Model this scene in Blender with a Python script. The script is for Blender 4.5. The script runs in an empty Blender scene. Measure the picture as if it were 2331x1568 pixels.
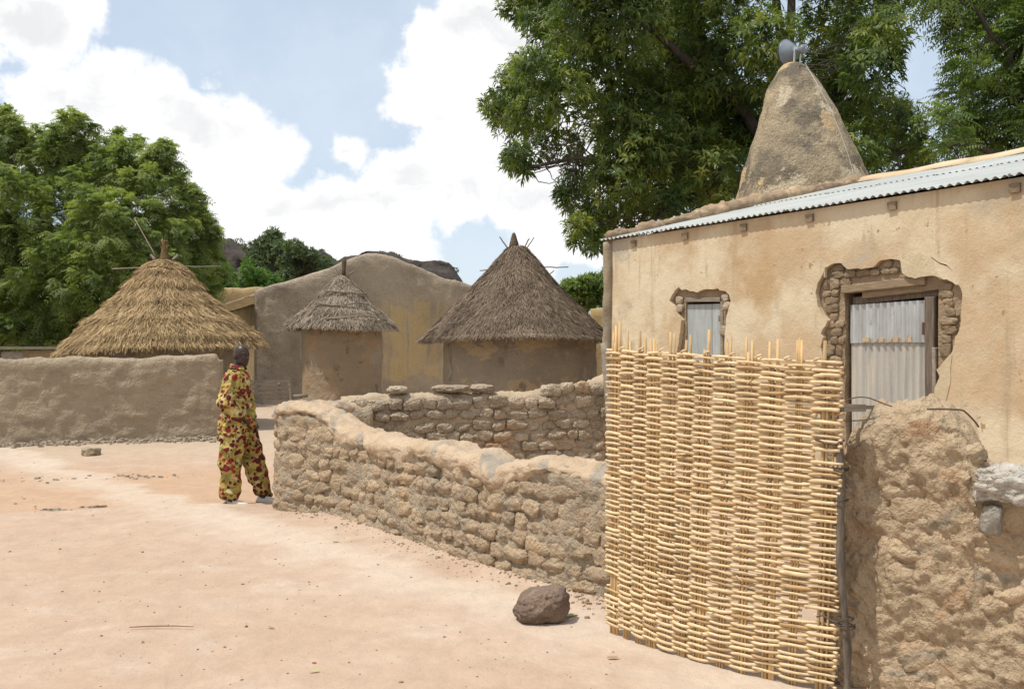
import bpy, bmesh, math, random
import numpy as np
from mathutils import Vector, Matrix
from mathutils.geometry import tessellate_polygon

random.seed(7)
RNG = np.random.default_rng(7)
SC = bpy.context.scene
COL = SC.collection
PI = math.pi

# ------------------------------------------------------------------ camera
CAM_H = 1.63
FPX, CX, CY, HZ = 2200.0, 1165.5, 784.0, 800.0        # focal length, centre and horizon of the photo (2331 px wide)
PITCH = math.atan((HZ - CY) / FPX)
cd = bpy.data.cameras.new('camera')
cd.sensor_width = 36.0
cd.lens = FPX / 2331.0 * 36.0
cd.clip_start, cd.clip_end = 0.1, 3000.0
cam = bpy.data.objects.new('camera', cd)
cam.location = (0, 0, CAM_H)
cam.rotation_euler = (PI / 2 + PITCH, 0, 0)
COL.objects.link(cam)
SC.camera = cam


def ray(px, py):
    a, b = (px - CX) / FPX, (CY - py) / FPX
    return np.array([a, math.cos(PITCH) - b * math.sin(PITCH), math.sin(PITCH) + b * math.cos(PITCH)])


def at(px, py, Y):
    d = ray(px, py)
    return np.array([0, 0, CAM_H]) + d * (Y / d[1])


def gp(px, py, z=0.0):
    d = ray(px, py)
    t = (z - CAM_H) / d[2]
    return np.array([0, 0, CAM_H]) + d * t


# ------------------------------------------------------------------ node helpers
def nd(nt, typ, ins=None, **props):
    n = nt.nodes.new(typ)
    for k, v in props.items():
        setattr(n, k, v)
    for k, v in (ins or {}).items():
        s = n.inputs[k]
        if isinstance(v, bpy.types.NodeSocket):
            nt.links.new(v, s)
        elif isinstance(v, tuple) and len(v) == 3 and s.type == 'RGBA':
            s.default_value = (*v, 1)
        else:
            s.default_value = v
    return n


def mth(nt, op, a, b=0.0, c=0.0, clamp=False):
    return nd(nt, 'ShaderNodeMath', {0: a, 1: b, 2: c}, operation=op, use_clamp=clamp).outputs[0]


def vmt(nt, op, a, b=(0, 0, 0), s=None):
    ins = {0: a, 1: b}
    if s is not None:
        ins['Scale'] = s
    n = nd(nt, 'ShaderNodeVectorMath', ins, operation=op)
    return n.outputs['Value'] if op in ('DISTANCE', 'LENGTH', 'DOT_PRODUCT') else n.outputs[0]


def smooth(nt, v, lo, hi, a=0.0, b=1.0):
    return nd(nt, 'ShaderNodeMapRange', {'Value': v, 'From Min': lo, 'From Max': hi, 'To Min': a, 'To Max': b},
              interpolation_type='SMOOTHSTEP').outputs[0]


def mix(nt, fac, a, b, mode='MIX'):
    n = nd(nt, 'ShaderNodeMix', data_type='RGBA', blend_type=mode)
    for s, v in ((n.inputs['Factor'], fac), (n.inputs['A'], a), (n.inputs['B'], b)) if False else ((n.inputs[0], fac), (n.inputs[6], a), (n.inputs[7], b)):
        if isinstance(v, bpy.types.NodeSocket):
            nt.links.new(v, s)
        elif isinstance(v, tuple):
            s.default_value = (*v, 1)
        else:
            s.default_value = v
    return n.outputs[2]


def noise(nt, vec, scale, detail=6, rough=0.55, dist=0.0, color=False):
    n = nd(nt, 'ShaderNodeTexNoise', {'Vector': vec, 'Scale': scale, 'Detail': detail, 'Roughness': rough, 'Distortion': dist})
    return n.outputs[1 if color else 0]


# ------------------------------------------------------------------ world, sun, exposure
SUN_EL, SUN_AZ = math.radians(66), math.radians(250)   # azimuth clockwise from +Y: the sun stands high, to the left and a little behind the camera
SUN_VEC = Vector((math.sin(SUN_AZ) * math.cos(SUN_EL), math.cos(SUN_AZ) * math.cos(SUN_EL), math.sin(SUN_EL)))
wd = bpy.data.worlds.new('World')
SC.world = wd
wd.use_nodes = True
nt = wd.node_tree
nt.nodes.clear()
sky = nd(nt, 'ShaderNodeTexSky', sky_type='NISHITA', sun_disc=False)
sky.sun_elevation = SUN_EL
sky.sun_rotation = SUN_AZ
sky.air_density, sky.dust_density, sky.ozone_density, sky.altitude = 1.0, 1.6, 1.0, 400
tc = nd(nt, 'ShaderNodeTexCoord').outputs['Generated']
w1 = noise(nt, tc, 7.0, 6, 0.62, color=True)
w1 = vmt(nt, 'SCALE', vmt(nt, 'SUBTRACT', w1, (0.5, 0.5, 0.5)), s=0.10)
w2 = noise(nt, tc, 30.0, 6, 0.6, color=True)
w2 = vmt(nt, 'SCALE', vmt(nt, 'SUBTRACT', w2, (0.5, 0.5, 0.5)), s=0.026)
wv = vmt(nt, 'ADD', vmt(nt, 'ADD', tc, w1), w2)
CLOUDS = [(60, 15, 100), (130, 45, 75), (200, 10, 50),
          (130, 205, 85), (240, 205, 85), (330, 260, 90), (250, 300, 140), (110, 310, 110), (420, 340, 110), (520, 300, 70), (560, 380, 100),
          (640, 350, 50), (330, 400, 150), (480, 460, 140), (620, 500, 120), (760, 510, 110), (880, 520, 100), (700, 570, 120), (540, 560, 110),
          (970, 110, 75), (1060, 80, 95), (1150, 110, 110), (940, 190, 70), (1030, 200, 110), (1140, 220, 110), (900, 150, 35),
          (1010, 360, 90), (1110, 350, 100), (920, 420, 85), (1040, 440, 100), (1170, 450, 100), (850, 460, 60), (1260, 420, 110), (1230, 560, 80),
          (805, 340, 40), (1330, 250, 120), (1330, 480, 120), (480, 185, 16), (1450, 350, 120), (960, 600, 60), (1200, 620, 70)]
dens = None
for (px, py, r) in CLOUDS:
    c = Vector(ray(px, py)).normalized()
    v = mth(nt, 'MULTIPLY_ADD', vmt(nt, 'DISTANCE', wv, tuple(c)), -1.0 / (r / FPX), 1.0)
    v = mth(nt, 'MULTIPLY', v, r / 100.0)
    dens = v if dens is None else nd(nt, 'ShaderNodeMath', {0: dens, 1: v, 2: 0.08}, operation='SMOOTH_MAX').outputs[0]
# the same broken cumulus everywhere else round the sky
field = smooth(nt, noise(nt, vmt(nt, 'MULTIPLY', wv, (1, 1, 1.6)), 2.6, 3, 0.5), 0.36, 0.66, -0.5, 0.7)
axis = Vector((0.0, 0.985, 0.17)).normalized()
away = smooth(nt, vmt(nt, 'DOT_PRODUCT', tc, tuple(axis)), 0.86, 0.80)
dens = mth(nt, 'MAXIMUM', dens, mth(nt, 'ADD', mth(nt, 'MULTIPLY', field, away), mth(nt, 'MULTIPLY_ADD', away, 1.0, -1.0)))
dens = mth(nt, 'ADD', dens, mth(nt, 'MULTIPLY_ADD', noise(nt, tc, 15.0, 10, 0.66), 0.72, -0.37))
mask = smooth(nt, dens, -0.13, 0.17)
shade = smooth(nt, noise(nt, vmt(nt, 'MULTIPLY', wv, (1, 1, 2.4)), 6.0, 7, 0.58), 0.42, 0.66)
edge = smooth(nt, dens, 0.1, 0.6)
ccol = mix(nt, mth(nt, 'MULTIPLY', shade, edge), (1.10, 1.10, 1.10), (0.86, 0.865, 0.88))
haze_v = mth(nt, 'MULTIPLY_ADD', smooth(nt, noise(nt, wv, 5.0, 8, 0.6), 0.35, 0.75), 0.24, 0.58)
skyc = vmt(nt, 'SCALE', sky.outputs[0], s=1.0)
lum = 1 / 0.15                                         # Background strength is 0.15
ccol = vmt(nt, 'SCALE', ccol, s=lum)
base = mix(nt, haze_v, skyc, (5.3, 5.95, 6.6))
upm = smooth(nt, nd(nt, 'ShaderNodeSeparateXYZ', {0: tc}).outputs[2], -0.02, 0.01)
fin = mix(nt, mth(nt, 'MULTIPLY', mask, upm), base, ccol)
bg = nd(nt, 'ShaderNodeBackground', {'Color': fin, 'Strength': 0.15})
nt.links.new(bg.outputs[0], nd(nt, 'ShaderNodeOutputWorld').inputs[0])

sd = bpy.data.lights.new('sun', 'SUN')
sd.energy, sd.angle, sd.color = 4.2, math.radians(0.53), (1.0, 0.965, 0.905)
sun = bpy.data.objects.new('sun', sd)
sun.rotation_euler = SUN_VEC.to_track_quat('Z', 'Y').to_euler()
COL.objects.link(sun)
SC.view_settings.view_transform = 'Standard'
SC.view_settings.look = 'None'
SC.view_settings.exposure = 0.0
SC.view_settings.gamma = 1.0
SC.view_settings.use_curve_mapping = False
SC.cycles.max_bounces = 6
SC.cycles.diffuse_bounces = 4
SC.cycles.transmission_bounces = 4
SC.cycles.use_denoising = True


# ------------------------------------------------------------------ numpy noise
def _h(i, j, k, s):
    n = (i * 374761393 + j * 668265263 + k * 1103515245 + s * 974711) & 0xFFFFFFFF
    n = ((n ^ (n >> 13)) * 1274126177) & 0xFFFFFFFF
    n = n ^ (n >> 16)
    return n.astype(np.float64) / 4294967295.0 * 2 - 1


def vn(p, s=0):
    p = np.asarray(p, float)
    f = np.floor(p)
    i = f.astype(np.int64)
    t = p - f
    t = t * t * t * (t * (t * 6 - 15) + 10)
    r = 0
    for a in (0, 1):
        for b in (0, 1):
            for c in (0, 1):
                w = (t[:, 0] if a else 1 - t[:, 0]) * (t[:, 1] if b else 1 - t[:, 1]) * (t[:, 2] if c else 1 - t[:, 2])
                r = r + w * _h(i[:, 0] + a, i[:, 1] + b, i[:, 2] + c, s)
    return r


def fbm(p, o=4, s=0, g=0.5):
    p = np.asarray(p, float)
    r, a = 0, 1.0
    for k in range(o):
        r = r + a * vn(p * 2 ** k + 17.3 * k, s + k)
        a *= g
    return r


def nrm(v):
    v = np.asarray(v, float)
    return v / np.maximum(np.linalg.norm(v, axis=-1, keepdims=True), 1e-9)


# ------------------------------------------------------------------ objects
def npmesh(name, V, F, mat=None, smooth_=True, rnd=None):
    """V (n,3); F an (m,k) index array or a list of such arrays."""
    me = bpy.data.meshes.new(name)
    V = np.asarray(V, np.float32)
    Fs = [np.asarray(f, np.int32) for f in (F if isinstance(F, list) else [F]) if len(f)]
    me.vertices.add(len(V))
    me.vertices.foreach_set('co', V.ravel())
    li = np.concatenate([f.ravel() for f in Fs])
    tot = np.concatenate([np.full(len(f), f.shape[1], np.int32) for f in Fs])
    st = np.concatenate([[0], np.cumsum(tot)[:-1]]).astype(np.int32)
    me.loops.add(len(li))
    me.loops.foreach_set('vertex_index', li)
    me.polygons.add(len(tot))
    me.polygons.foreach_set('loop_start', st)
    me.update(calc_edges=True)
    me.validate()
    if rnd is not None:
        a = me.attributes.new('rnd', 'FLOAT', 'POINT')
        a.data.foreach_set('value', np.asarray(rnd, np.float32))
    if smooth_:
        me.shade_smooth()
    else:
        me.shade_flat()
    if mat:
        me.materials.append(mat)
    return me


def link(name, me, parent=None, loc=None, rot=None, scale=None):
    o = bpy.data.objects.new(name, me)
    COL.objects.link(o)
    if parent is not None:
        o.parent = parent
    if loc is not None:
        o.location = loc
    if rot is not None:
        o.rotation_euler = rot
    if scale is not None:
        o.scale = scale
    return o


def org(parent):
    """world position of a parent chain (roots and parts are never rotated when this is used)"""
    p = np.zeros(3)
    while parent is not None:
        p = p + np.array(parent.location)
        parent = parent.parent
    return p


def part(name, V, F, mat, parent=None, smooth_=True, rnd=None, stuff=False):
    V = np.asarray(V, float) - org(parent)
    o = link(name, npmesh(name, V, F, mat, smooth_, rnd), parent)
    if stuff:
        o['kind'] = 'stuff'
    return o


def tag(o, label=None, cat=None, group=None, kind=None):
    if label: o['label'] = label
    if cat: o['category'] = cat
    if group: o['group'] = group
    if kind: o['kind'] = kind
    return o


def thing(name, label, cat, loc=(0, 0, 0), group=None):
    o = link(name, None, None, tuple(float(c) for c in loc))
    return tag(o, label, cat, group)


class MB:
    def __init__(s):
        s.V, s.F, s.R, s.n = [], {}, [], 0

    def add(s, V, F, r=None):
        V = np.asarray(V, float).reshape(-1, 3)
        for f in (F if isinstance(F, list) else [F]):
            f = np.asarray(f, np.int64)
            if len(f):
                s.F.setdefault(f.shape[1], []).append(f + s.n)
        s.V.append(V)
        s.R.append(np.full(len(V), random.random() if r is None else r) if np.ndim(r) == 0 else np.asarray(r))
        s.n += len(V)

    def arrays(s):
        return np.concatenate(s.V), [np.concatenate(f) for f in s.F.values()], np.concatenate(s.R)

    def build(s, name, mat, parent=None, smooth_=True, stuff=False):
        V, F, R = s.arrays()
        return part(name, V, F, mat, parent, smooth_, R, stuff)


def tube(P, R, n=8, caps=True, flat=1.0):
    P = np.asarray(P, float)
    m = len(P)
    R = np.broadcast_to(np.asarray(R, float), (m,))
    T = nrm(np.gradient(P, axis=0))
    up = np.array([0, 0, 1.0]) if abs(T[0][2]) < 0.9 else np.array([1.0, 0, 0])
    A = nrm(np.cross(T[0], up))
    V = []
    an = np.arange(n) / n * 2 * PI
    for i in range(m):
        A = nrm(A - T[i] * np.dot(A, T[i]))
        B = np.cross(T[i], A)
        V.append(P[i] + R[i] * (np.cos(an)[:, None] * A + flat * np.sin(an)[:, None] * B))
    V = np.concatenate(V)
    i, j = np.meshgrid(np.arange(m - 1), np.arange(n), indexing='ij')
    a = (i * n + j).ravel()
    b = (i * n + (j + 1) % n).ravel()
    F = [np.stack([a, b, b + n, a + n], 1)]
    if caps:
        V = np.concatenate([V, P[:1], P[-1:]])
        k = np.arange(n)
        F.append(np.concatenate([np.stack([np.full(n, m * n), (k + 1) % n, k], 1),
                                 np.stack([np.full(n, m * n + 1), (m - 1) * n + k, (m - 1) * n + (k + 1) % n], 1)]))
    return V, F


def rings(C, RX, RY, n=20, caps=True):
    """horizontal elliptic rings: C (m,3)"""
    C = np.asarray(C, float)
    m = len(C)
    an = np.arange(n) / n * 2 * PI
    V = np.concatenate([C[i] + np.stack([RX[i] * np.cos(an), RY[i] * np.sin(an), 0 * an], 1) for i in range(m)])
    i, j = np.meshgrid(np.arange(m - 1), np.arange(n), indexing='ij')
    a = (i * n + j).ravel()
    b = (i * n + (j + 1) % n).ravel()
    F = [np.stack([a, b, b + n, a + n], 1)]
    if caps:
        V = np.concatenate([V, C[:1], C[-1:]])
        k = np.arange(n)
        F.append(np.concatenate([np.stack([np.full(n, m * n), (k + 1) % n, k], 1),
                                 np.stack([np.full(n, m * n + 1), (m - 1) * n + k, (m - 1) * n + (k + 1) % n], 1)]))
    return V, F


def gridF(a, b):
    i, j = np.meshgrid(np.arange(a - 1), np.arange(b - 1), indexing='ij')
    q = (i * b + j).ravel()
    return np.stack([q, q + b, q + b + 1, q + 1], 1)


def box(c, s, R=None):
    x = np.array([[-1, -1, -1], [1, -1, -1], [1, 1, -1], [-1, 1, -1], [-1, -1, 1], [1, -1, 1], [1, 1, 1], [-1, 1, 1]], float) * np.asarray(s) / 2
    if R is not None:
        x = x @ np.asarray(R).T
    return x + np.asarray(c), np.array([[0, 3, 2, 1], [4, 5, 6, 7], [0, 1, 5, 4], [1, 2, 6, 5], [2, 3, 7, 6], [3, 0, 4, 7]])


def bar(p, q, w, h, up=(0, 0, 1)):
    """a squared timber from p to q"""
    p, q = np.asarray(p, float), np.asarray(q, float)
    t = nrm(q - p)
    a = nrm(np.cross(t, up))
    b = np.cross(a, t)
    R = np.stack([t, a, b], 1)
    return box((p + q) / 2, (np.linalg.norm(q - p), w, h), R)


def cubesphere(n=5, power=0.35):
    """unit blob between a ball and a box"""
    u = np.linspace(-1, 1, n + 1)
    g = np.stack(np.meshgrid(u, u, indexing='ij'), -1).reshape(-1, 2)
    o = np.ones(len(g))
    fs = [np.stack(c, 1) for c in ((g[:, 0], g[:, 1], o), (g[:, 1], g[:, 0], -o), (o, g[:, 0], g[:, 1]), (-o, g[:, 1], g[:, 0]), (g[:, 1], o, g[:, 0]), (g[:, 0], -o, g[:, 1]))]
    V = np.concatenate(fs)
    F = np.concatenate([gridF(n + 1, n + 1) + k * (n + 1) ** 2 for k in range(6)])
    key = np.round(V * 1000).astype(int)
    _, first, inv = np.unique(key, axis=0, return_index=True, return_inverse=True)
    V, F = V[first], inv.ravel()[F]
    l = np.linalg.norm(V, axis=1)
    return V / l[:, None] ** (1 - power), F


# ------------------------------------------------------------------ materials
def new_mat(name):
    m = bpy.data.materials.new(name)
    m.use_nodes = True
    m.node_tree.nodes.clear()
    return m, m.node_tree


def finish(nt, shader):
    nt.links.new(shader, nd(nt, 'ShaderNodeOutputMaterial').inputs[0])


def earth(name, c1, c2, scale=2.0, layers=(), bump=((40, 0.006), (150, 0.002)), rough=0.95, speck=(220, 0.16), objvar=0.0, stretch=(1, 1, 1), vor=None, spec=0.15):
    """dry mud, plaster or stone: two tones, stains with their own shape, grain and fine relief"""
    tn = lambda c: (c[0], c[1] * 1.0, c[2] * 0.985)
    c1, c2, layers = tn(c1), tn(c2), [(tn(l[0]), *l[1:]) for l in layers]
    m, nt = new_mat(name)
    pos = nd(nt, 'ShaderNodeNewGeometry').outputs['Position']
    pv = vmt(nt, 'MULTIPLY', pos, stretch)
    col = mix(nt, smooth(nt, noise(nt, pv, scale, 7, 0.6), 0.33, 0.67), c1, c2)
    for k, (lc, ls, lo, hi, st) in enumerate(layers):
        v = vmt(nt, 'ADD', vmt(nt, 'MULTIPLY', pos, st), (3.1 * k + 1.7, 7.7 * k, 5.3 * k))
        col = mix(nt, smooth(nt, noise(nt, v, ls, 7, 0.6), lo, hi), col, lc)
    if speck:
        f = noise(nt, pos, speck[0], 4, 0.7)
        f = nd(nt, 'ShaderNodeMapRange', {'Value': f, 'From Min': 0.25, 'From Max': 0.75, 'To Min': 1 - speck[1], 'To Max': 1 + speck[1]}).outputs[0]
        col = vmt(nt, 'SCALE', col, s=f)
    if objvar:
        r = nd(nt, 'ShaderNodeObjectInfo').outputs['Random']
        col = vmt(nt, 'SCALE', col, s=mth(nt, 'MULTIPLY_ADD', r, 2 * objvar, 1 - objvar))
    h = None
    for (bs, bd) in bump:
        t = mth(nt, 'MULTIPLY', noise(nt, pos, bs, 5, 0.6), bd)
        h = t if h is None else mth(nt, 'ADD', h, t)
    if vor:
        d = nd(nt, 'ShaderNodeTexVoronoi', {'Vector': vmt(nt, 'ADD', pos, vmt(nt, 'SCALE', noise(nt, pos, vor[0] * .7, 3, color=True), s=0.6 / vor[0])), 'Scale': vor[0]}, feature='SMOOTH_F1').outputs[0]
        h = mth(nt, 'ADD', h, mth(nt, 'MULTIPLY', d, -vor[1]))
    bp = nd(nt, 'ShaderNodeBump', {'Height': h, 'Distance': 1.0, 'Strength': 1.0}).outputs[0]
    b = nd(nt, 'ShaderNodeBsdfPrincipled', {'Base Color': col, 'Roughness': rough, 'Normal': bp, 'Specular IOR Level': spec})
    finish(nt, b.outputs[0])
    return m


def strawy(name, dark, mid, light, rough=0.85):
    m, nt = new_mat(name)
    r = nd(nt, 'ShaderNodeAttribute', attribute_name='rnd').outputs['Fac']
    pos = nd(nt, 'ShaderNodeNewGeometry').outputs['Position']
    v = mth(nt, 'ADD', mth(nt, 'MULTIPLY', r, 0.75), mth(nt, 'MULTIPLY_ADD', noise(nt, pos, 1.7, 5, 0.6), 0.9, -0.32))
    cr = nd(nt, 'ShaderNodeValToRGB', {'Fac': v})
    e = cr.color_ramp.elements
    e[0].color, e[0].position = (*dark, 1), 0.1
    e[1].color, e[1].position = (*light, 1), 0.95
    x = e.new(0.5)
    x.color = (*mid, 1)
    b = nd(nt, 'ShaderNodeBsdfPrincipled', {'Base Color': cr.outputs[0], 'Roughness': rough, 'Specular IOR Level': 0.2})
    finish(nt, b.outputs[0])
    return m


def leafy(name, dark, light, tip, trans=0.3, rough=0.45):
    m, nt = new_mat(name)
    r = nd(nt, 'ShaderNodeAttribute', attribute_name='rnd').outputs['Fac']
    pos = nd(nt, 'ShaderNodeNewGeometry').outputs['Position']
    v = mth(nt, 'ADD', mth(nt, 'MULTIPLY', r, 0.6), mth(nt, 'MULTIPLY_ADD', noise(nt, pos, 1.1, 4), 1.7, -0.62))
    cr = nd(nt, 'ShaderNodeValToRGB', {'Fac': v})
    e = cr.color_ramp.elements
    e[0].color, e[0].position = (*dark, 1), 0.15
    e[1].color, e[1].position = (*tip, 1), 1.0
    x = e.new(0.62)
    x.color = (*light, 1)
    b = nd(nt, 'ShaderNodeBsdfPrincipled', {'Base Color': cr.outputs[0], 'Roughness': rough, 'Specular IOR Level': 0.25})
    t = nd(nt, 'ShaderNodeBsdfTranslucent', {'Color': vmt(nt, 'MULTIPLY', cr.outputs[0], (1.8, 1.85, 0.8))})
    mx = nd(nt, 'ShaderNodeMixShader', {0: trans, 1: b.outputs[0], 2: t.outputs[0]})
    finish(nt, mx.outputs[0])
    return m


def wood(name, c1, c2, axis=(6, 6, 60), objvar=0.15, rough=0.8):
    m, nt = new_mat(name)
    pos = nd(nt, 'ShaderNodeNewGeometry').outputs['Position']
    f = noise(nt, vmt(nt, 'MULTIPLY', pos, axis), 1.0, 6, 0.65, 0.4)
    col = mix(nt, smooth(nt, f, 0.3, 0.7), c1, c2)
    r = nd(nt, 'ShaderNodeObjectInfo').outputs['Random']
    col = vmt(nt, 'SCALE', col, s=mth(nt, 'MULTIPLY_ADD', r, 2 * objvar, 1 - objvar))
    bp = nd(nt, 'ShaderNodeBump', {'Height': mth(nt, 'MULTIPLY', f, 0.006), 'Distance': 1.0, 'Strength': 1.0}).outputs[0]
    b = nd(nt, 'ShaderNodeBsdfPrincipled', {'Base Color': col, 'Roughness': rough, 'Normal': bp, 'Specular IOR Level': 0.25})
    finish(nt, b.outputs[0])
    return m


def plain(name, c, rough=0.6, metal=0.0, var=0.15, scale=30):
    m, nt = new_mat(name)
    pos = nd(nt, 'ShaderNodeNewGeometry').outputs['Position']
    f = noise(nt, pos, scale, 5, 0.6)
    f = nd(nt, 'ShaderNodeMapRange', {'Value': f, 'From Min': 0.3, 'From Max': 0.7, 'To Min': 1 - var, 'To Max': 1 + var}).outputs[0]
    b = nd(nt, 'ShaderNodeBsdfPrincipled', {'Base Color': vmt(nt, 'SCALE', nd(nt, 'ShaderNodeRGB').outputs[0], s=f), 'Roughness': rough, 'Metallic': metal, 'Specular IOR Level': 0.3})
    for n in nt.nodes:
        if n.type == 'RGB':
            n.outputs[0].default_value = (*c, 1)
    finish(nt, b.outputs[0])
    return m

# ------------------------------------------------------------------ materials used in the place
M = {}
M['front_wall'] = earth('laterite rubble wall', (0.53, 0.40, 0.27), (0.42, 0.315, 0.21), 3.0,
                        [((0.38, 0.31, 0.225), 2.2, 0.52, 0.66, (1, 1, 1.6)), ((0.52, 0.36, 0.21), 4.0, 0.58, 0.7, (1, 1, 1))],
                        bump=((22, 0.04), (60, 0.032), (150, 0.008)), vor=(38, 0.025), objvar=0.13)
M['front_mortar'] = earth('grey mud mortar', (0.455, 0.37, 0.27), (0.38, 0.30, 0.215), 3.0, [((0.47, 0.35, 0.225), 2.5, 0.54, 0.66, (1, 1, 1))], bump=((24, 0.035), (60, 0.03), (150, 0.008)), vor=(38, 0.02))
M['coping'] = earth('smoothed mud coping', (0.51, 0.39, 0.275), (0.455, 0.335, 0.225), 3.0,
                    [((0.40, 0.315, 0.225), 2.6, 0.57, 0.66, (1, 1.0, 1)), ((0.56, 0.44, 0.32), 6.0, 0.58, 0.72, (1, 1, 1))],
                    bump=((14, 0.03), (50, 0.016), (150, 0.004)))
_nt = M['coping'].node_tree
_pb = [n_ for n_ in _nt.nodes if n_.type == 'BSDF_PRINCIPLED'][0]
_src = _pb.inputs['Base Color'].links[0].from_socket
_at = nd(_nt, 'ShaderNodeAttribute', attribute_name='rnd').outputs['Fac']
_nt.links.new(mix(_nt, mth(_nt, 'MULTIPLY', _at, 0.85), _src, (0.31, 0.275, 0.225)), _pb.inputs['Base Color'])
M['back_wall'] = earth('weathered block wall', (0.53, 0.43, 0.32), (0.43, 0.34, 0.245), 3.0,
                       [((0.46, 0.30, 0.175), 1.3, 0.56, 0.66, (1, 1, 1)), ((0.40, 0.35, 0.29), 5, 0.55, 0.7, (1, 1, 1))],
                       bump=((28, 0.04), (60, 0.03)), vor=(48, 0.03), objvar=0.13)
M['mortar'] = earth('recessed mud mortar', (0.36, 0.285, 0.20), (0.43, 0.335, 0.235), 4.0, bump=((30, 0.016), (90, 0.006)))
M['left_wall'] = earth('smooth grey mud render', (0.365, 0.295, 0.21), (0.305, 0.243, 0.172), 1.6,
                       [((0.41, 0.335, 0.245), 4.0, 0.55, 0.7, (1, 1, 2.5)), ((0.265, 0.212, 0.15), 1.1, 0.6, 0.7, (0.6, 0.6, 2.0))],
                       bump=((7, 0.07), (24, 0.03), (90, 0.006)), stretch=(1, 1, 2))
M['pier'] = earth('lumpy mud pier', (0.60, 0.45, 0.295), (0.485, 0.365, 0.24), 2.6,
                  [((0.36, 0.30, 0.22), 3.0, 0.56, 0.66, (1, 1, 1.8)), ((0.48, 0.31, 0.185), 3.5, 0.58, 0.68, (1, 1, 1.3))],
                  bump=((14, 0.05), (45, 0.034), (120, 0.010)), vor=(26, 0.025), objvar=0.07)
M['grey_stone'] = earth('pale grey stone', (0.37, 0.335, 0.285), (0.28, 0.25, 0.21), 9.0, bump=((30, 0.02), (100, 0.008)), vor=(45, 0.014))
M['dark_stone'] = earth('pitted brown laterite', (0.215, 0.155, 0.115), (0.15, 0.105, 0.085), 7.0,
                        [((0.27, 0.205, 0.15), 9.0, 0.55, 0.7, (1, 1, 1))], bump=((35, 0.014), (110, 0.007)), vor=(60, 0.012))
M['mosque'] = earth('ochre lime plaster', (0.515, 0.39, 0.25), (0.455, 0.33, 0.20), 0.9,
                    [((0.60, 0.50, 0.355), 0.7, 0.44, 0.60, (1, 1, 1.2)), ((0.44, 0.305, 0.17), 1.0, 0.52, 0.66, (1, 1, 0.8)), ((0.34, 0.235, 0.12), 11.0, 0.655, 0.69, (1, 1, 0.8)),
                     ((0.43, 0.345, 0.23), 2.2, 0.56, 0.70, (2, 2, 0.5)), ((0.42, 0.315, 0.20), 1.0, 0.57, 0.70, (5, 5, 0.35)), ((0.39, 0.34, 0.26), 0.9, 0.60, 0.70, (1, 1, 1))],
                    bump=((4, 0.02), (45, 0.004), (160, 0.0018)), speck=(90, 0.09))
M['mosque_patch'] = earth('pale replastered patch', (0.56, 0.47, 0.33), (0.50, 0.40, 0.26), 5.0, bump=((30, 0.008), (120, 0.003)))
M['corner'] = earth('grey stained plaster corner', (0.36, 0.29, 0.20), (0.22, 0.18, 0.13), 3.0, [((0.45, 0.34, 0.21), 4.0, 0.5, 0.62, (1, 1, 0.4))], bump=((25, 0.014), (90, 0.004)), stretch=(1, 1, 0.4))
M['masonry'] = earth('exposed mud masonry', (0.30, 0.222, 0.145), (0.22, 0.162, 0.105), 6.0, [((0.30, 0.20, 0.11), 5, 0.58, 0.68, (1, 1, 1))], bump=((22, 0.025), (80, 0.008)), vor=(20, 0.012), objvar=0.2)
M['window_masonry'] = earth('exposed grey masonry', (0.42, 0.33, 0.245), (0.34, 0.265, 0.195), 6.0, bump=((30, 0.012), (90, 0.005)), objvar=0.12)
M['minaret'] = earth('lichened mud minaret', (0.37, 0.295, 0.195), (0.29, 0.235, 0.16), 1.5,
                     [((0.16, 0.132, 0.098), 1.25, 0.50, 0.62, (1, 1, 0.8)), ((0.45, 0.325, 0.19), 0.95, 0.555, 0.57, (1, 1, 1)), ((0.46, 0.39, 0.28), 1.15, 0.575, 0.59, (1, 1, 1.1))],
                     bump=((6, 0.06), (24, 0.03), (80, 0.008)), speck=(38, 0.35))
M['verge'] = earth('mud verge', (0.37, 0.26, 0.165), (0.22, 0.165, 0.115), 3.0, [((0.47, 0.34, 0.22), 4.0, 0.56, 0.66, (1, 1, 1))], bump=((14, 0.03), (60, 0.01)))
M['gable'] = None
M['ochre_side'] = earth('ochre mud wall', (0.36, 0.26, 0.13), (0.28, 0.205, 0.115), 1.2, [((0.2, 0.15, 0.095), 2.0, 0.55, 0.68, (1, 1, 0.5))], bump=((8, 0.03), (40, 0.008)))
M['hut_wall'] = earth('brown hut mud', (0.275, 0.228, 0.17), (0.225, 0.185, 0.137), 1.4,
                      [((0.345, 0.265, 0.165), 1.3, 0.55, 0.57, (1, 1, 1.5)), ((0.175, 0.14, 0.10), 2.4, 0.58, 0.66, (1, 1, 0.6)), ((0.31, 0.26, 0.195), 3.0, 0.60, 0.64, (1, 1, 1))], bump=((7, 0.06), (24, 0.03), (60, 0.01)))
M['granary_wall'] = earth('reddish granary mud', (0.315, 0.23, 0.15), (0.27, 0.21, 0.15), 0.9,
                          [((0.325, 0.27, 0.20), 1.1, 0.53, 0.58, (1, 1, 0.7)), ((0.2, 0.15, 0.105), 3.0, 0.60, 0.66, (1, 1, 1)), ((0.37, 0.25, 0.145), 0.8, 0.54, 0.62, (1, 1, 1))], bump=((6, 0.06), (20, 0.03), (50, 0.01)))
M['thatch_gold'] = strawy('golden thatch', (0.105, 0.068, 0.032), (0.39, 0.27, 0.135), (0.62, 0.455, 0.25))
M['thatch_grey'] = strawy('grey thatch', (0.10, 0.08, 0.058), (0.29, 0.23, 0.17), (0.46, 0.385, 0.29))
M['thatch_dark'] = strawy('weathered dark thatch', (0.06, 0.043, 0.03), (0.185, 0.135, 0.095), (0.315, 0.245, 0.17))
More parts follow.
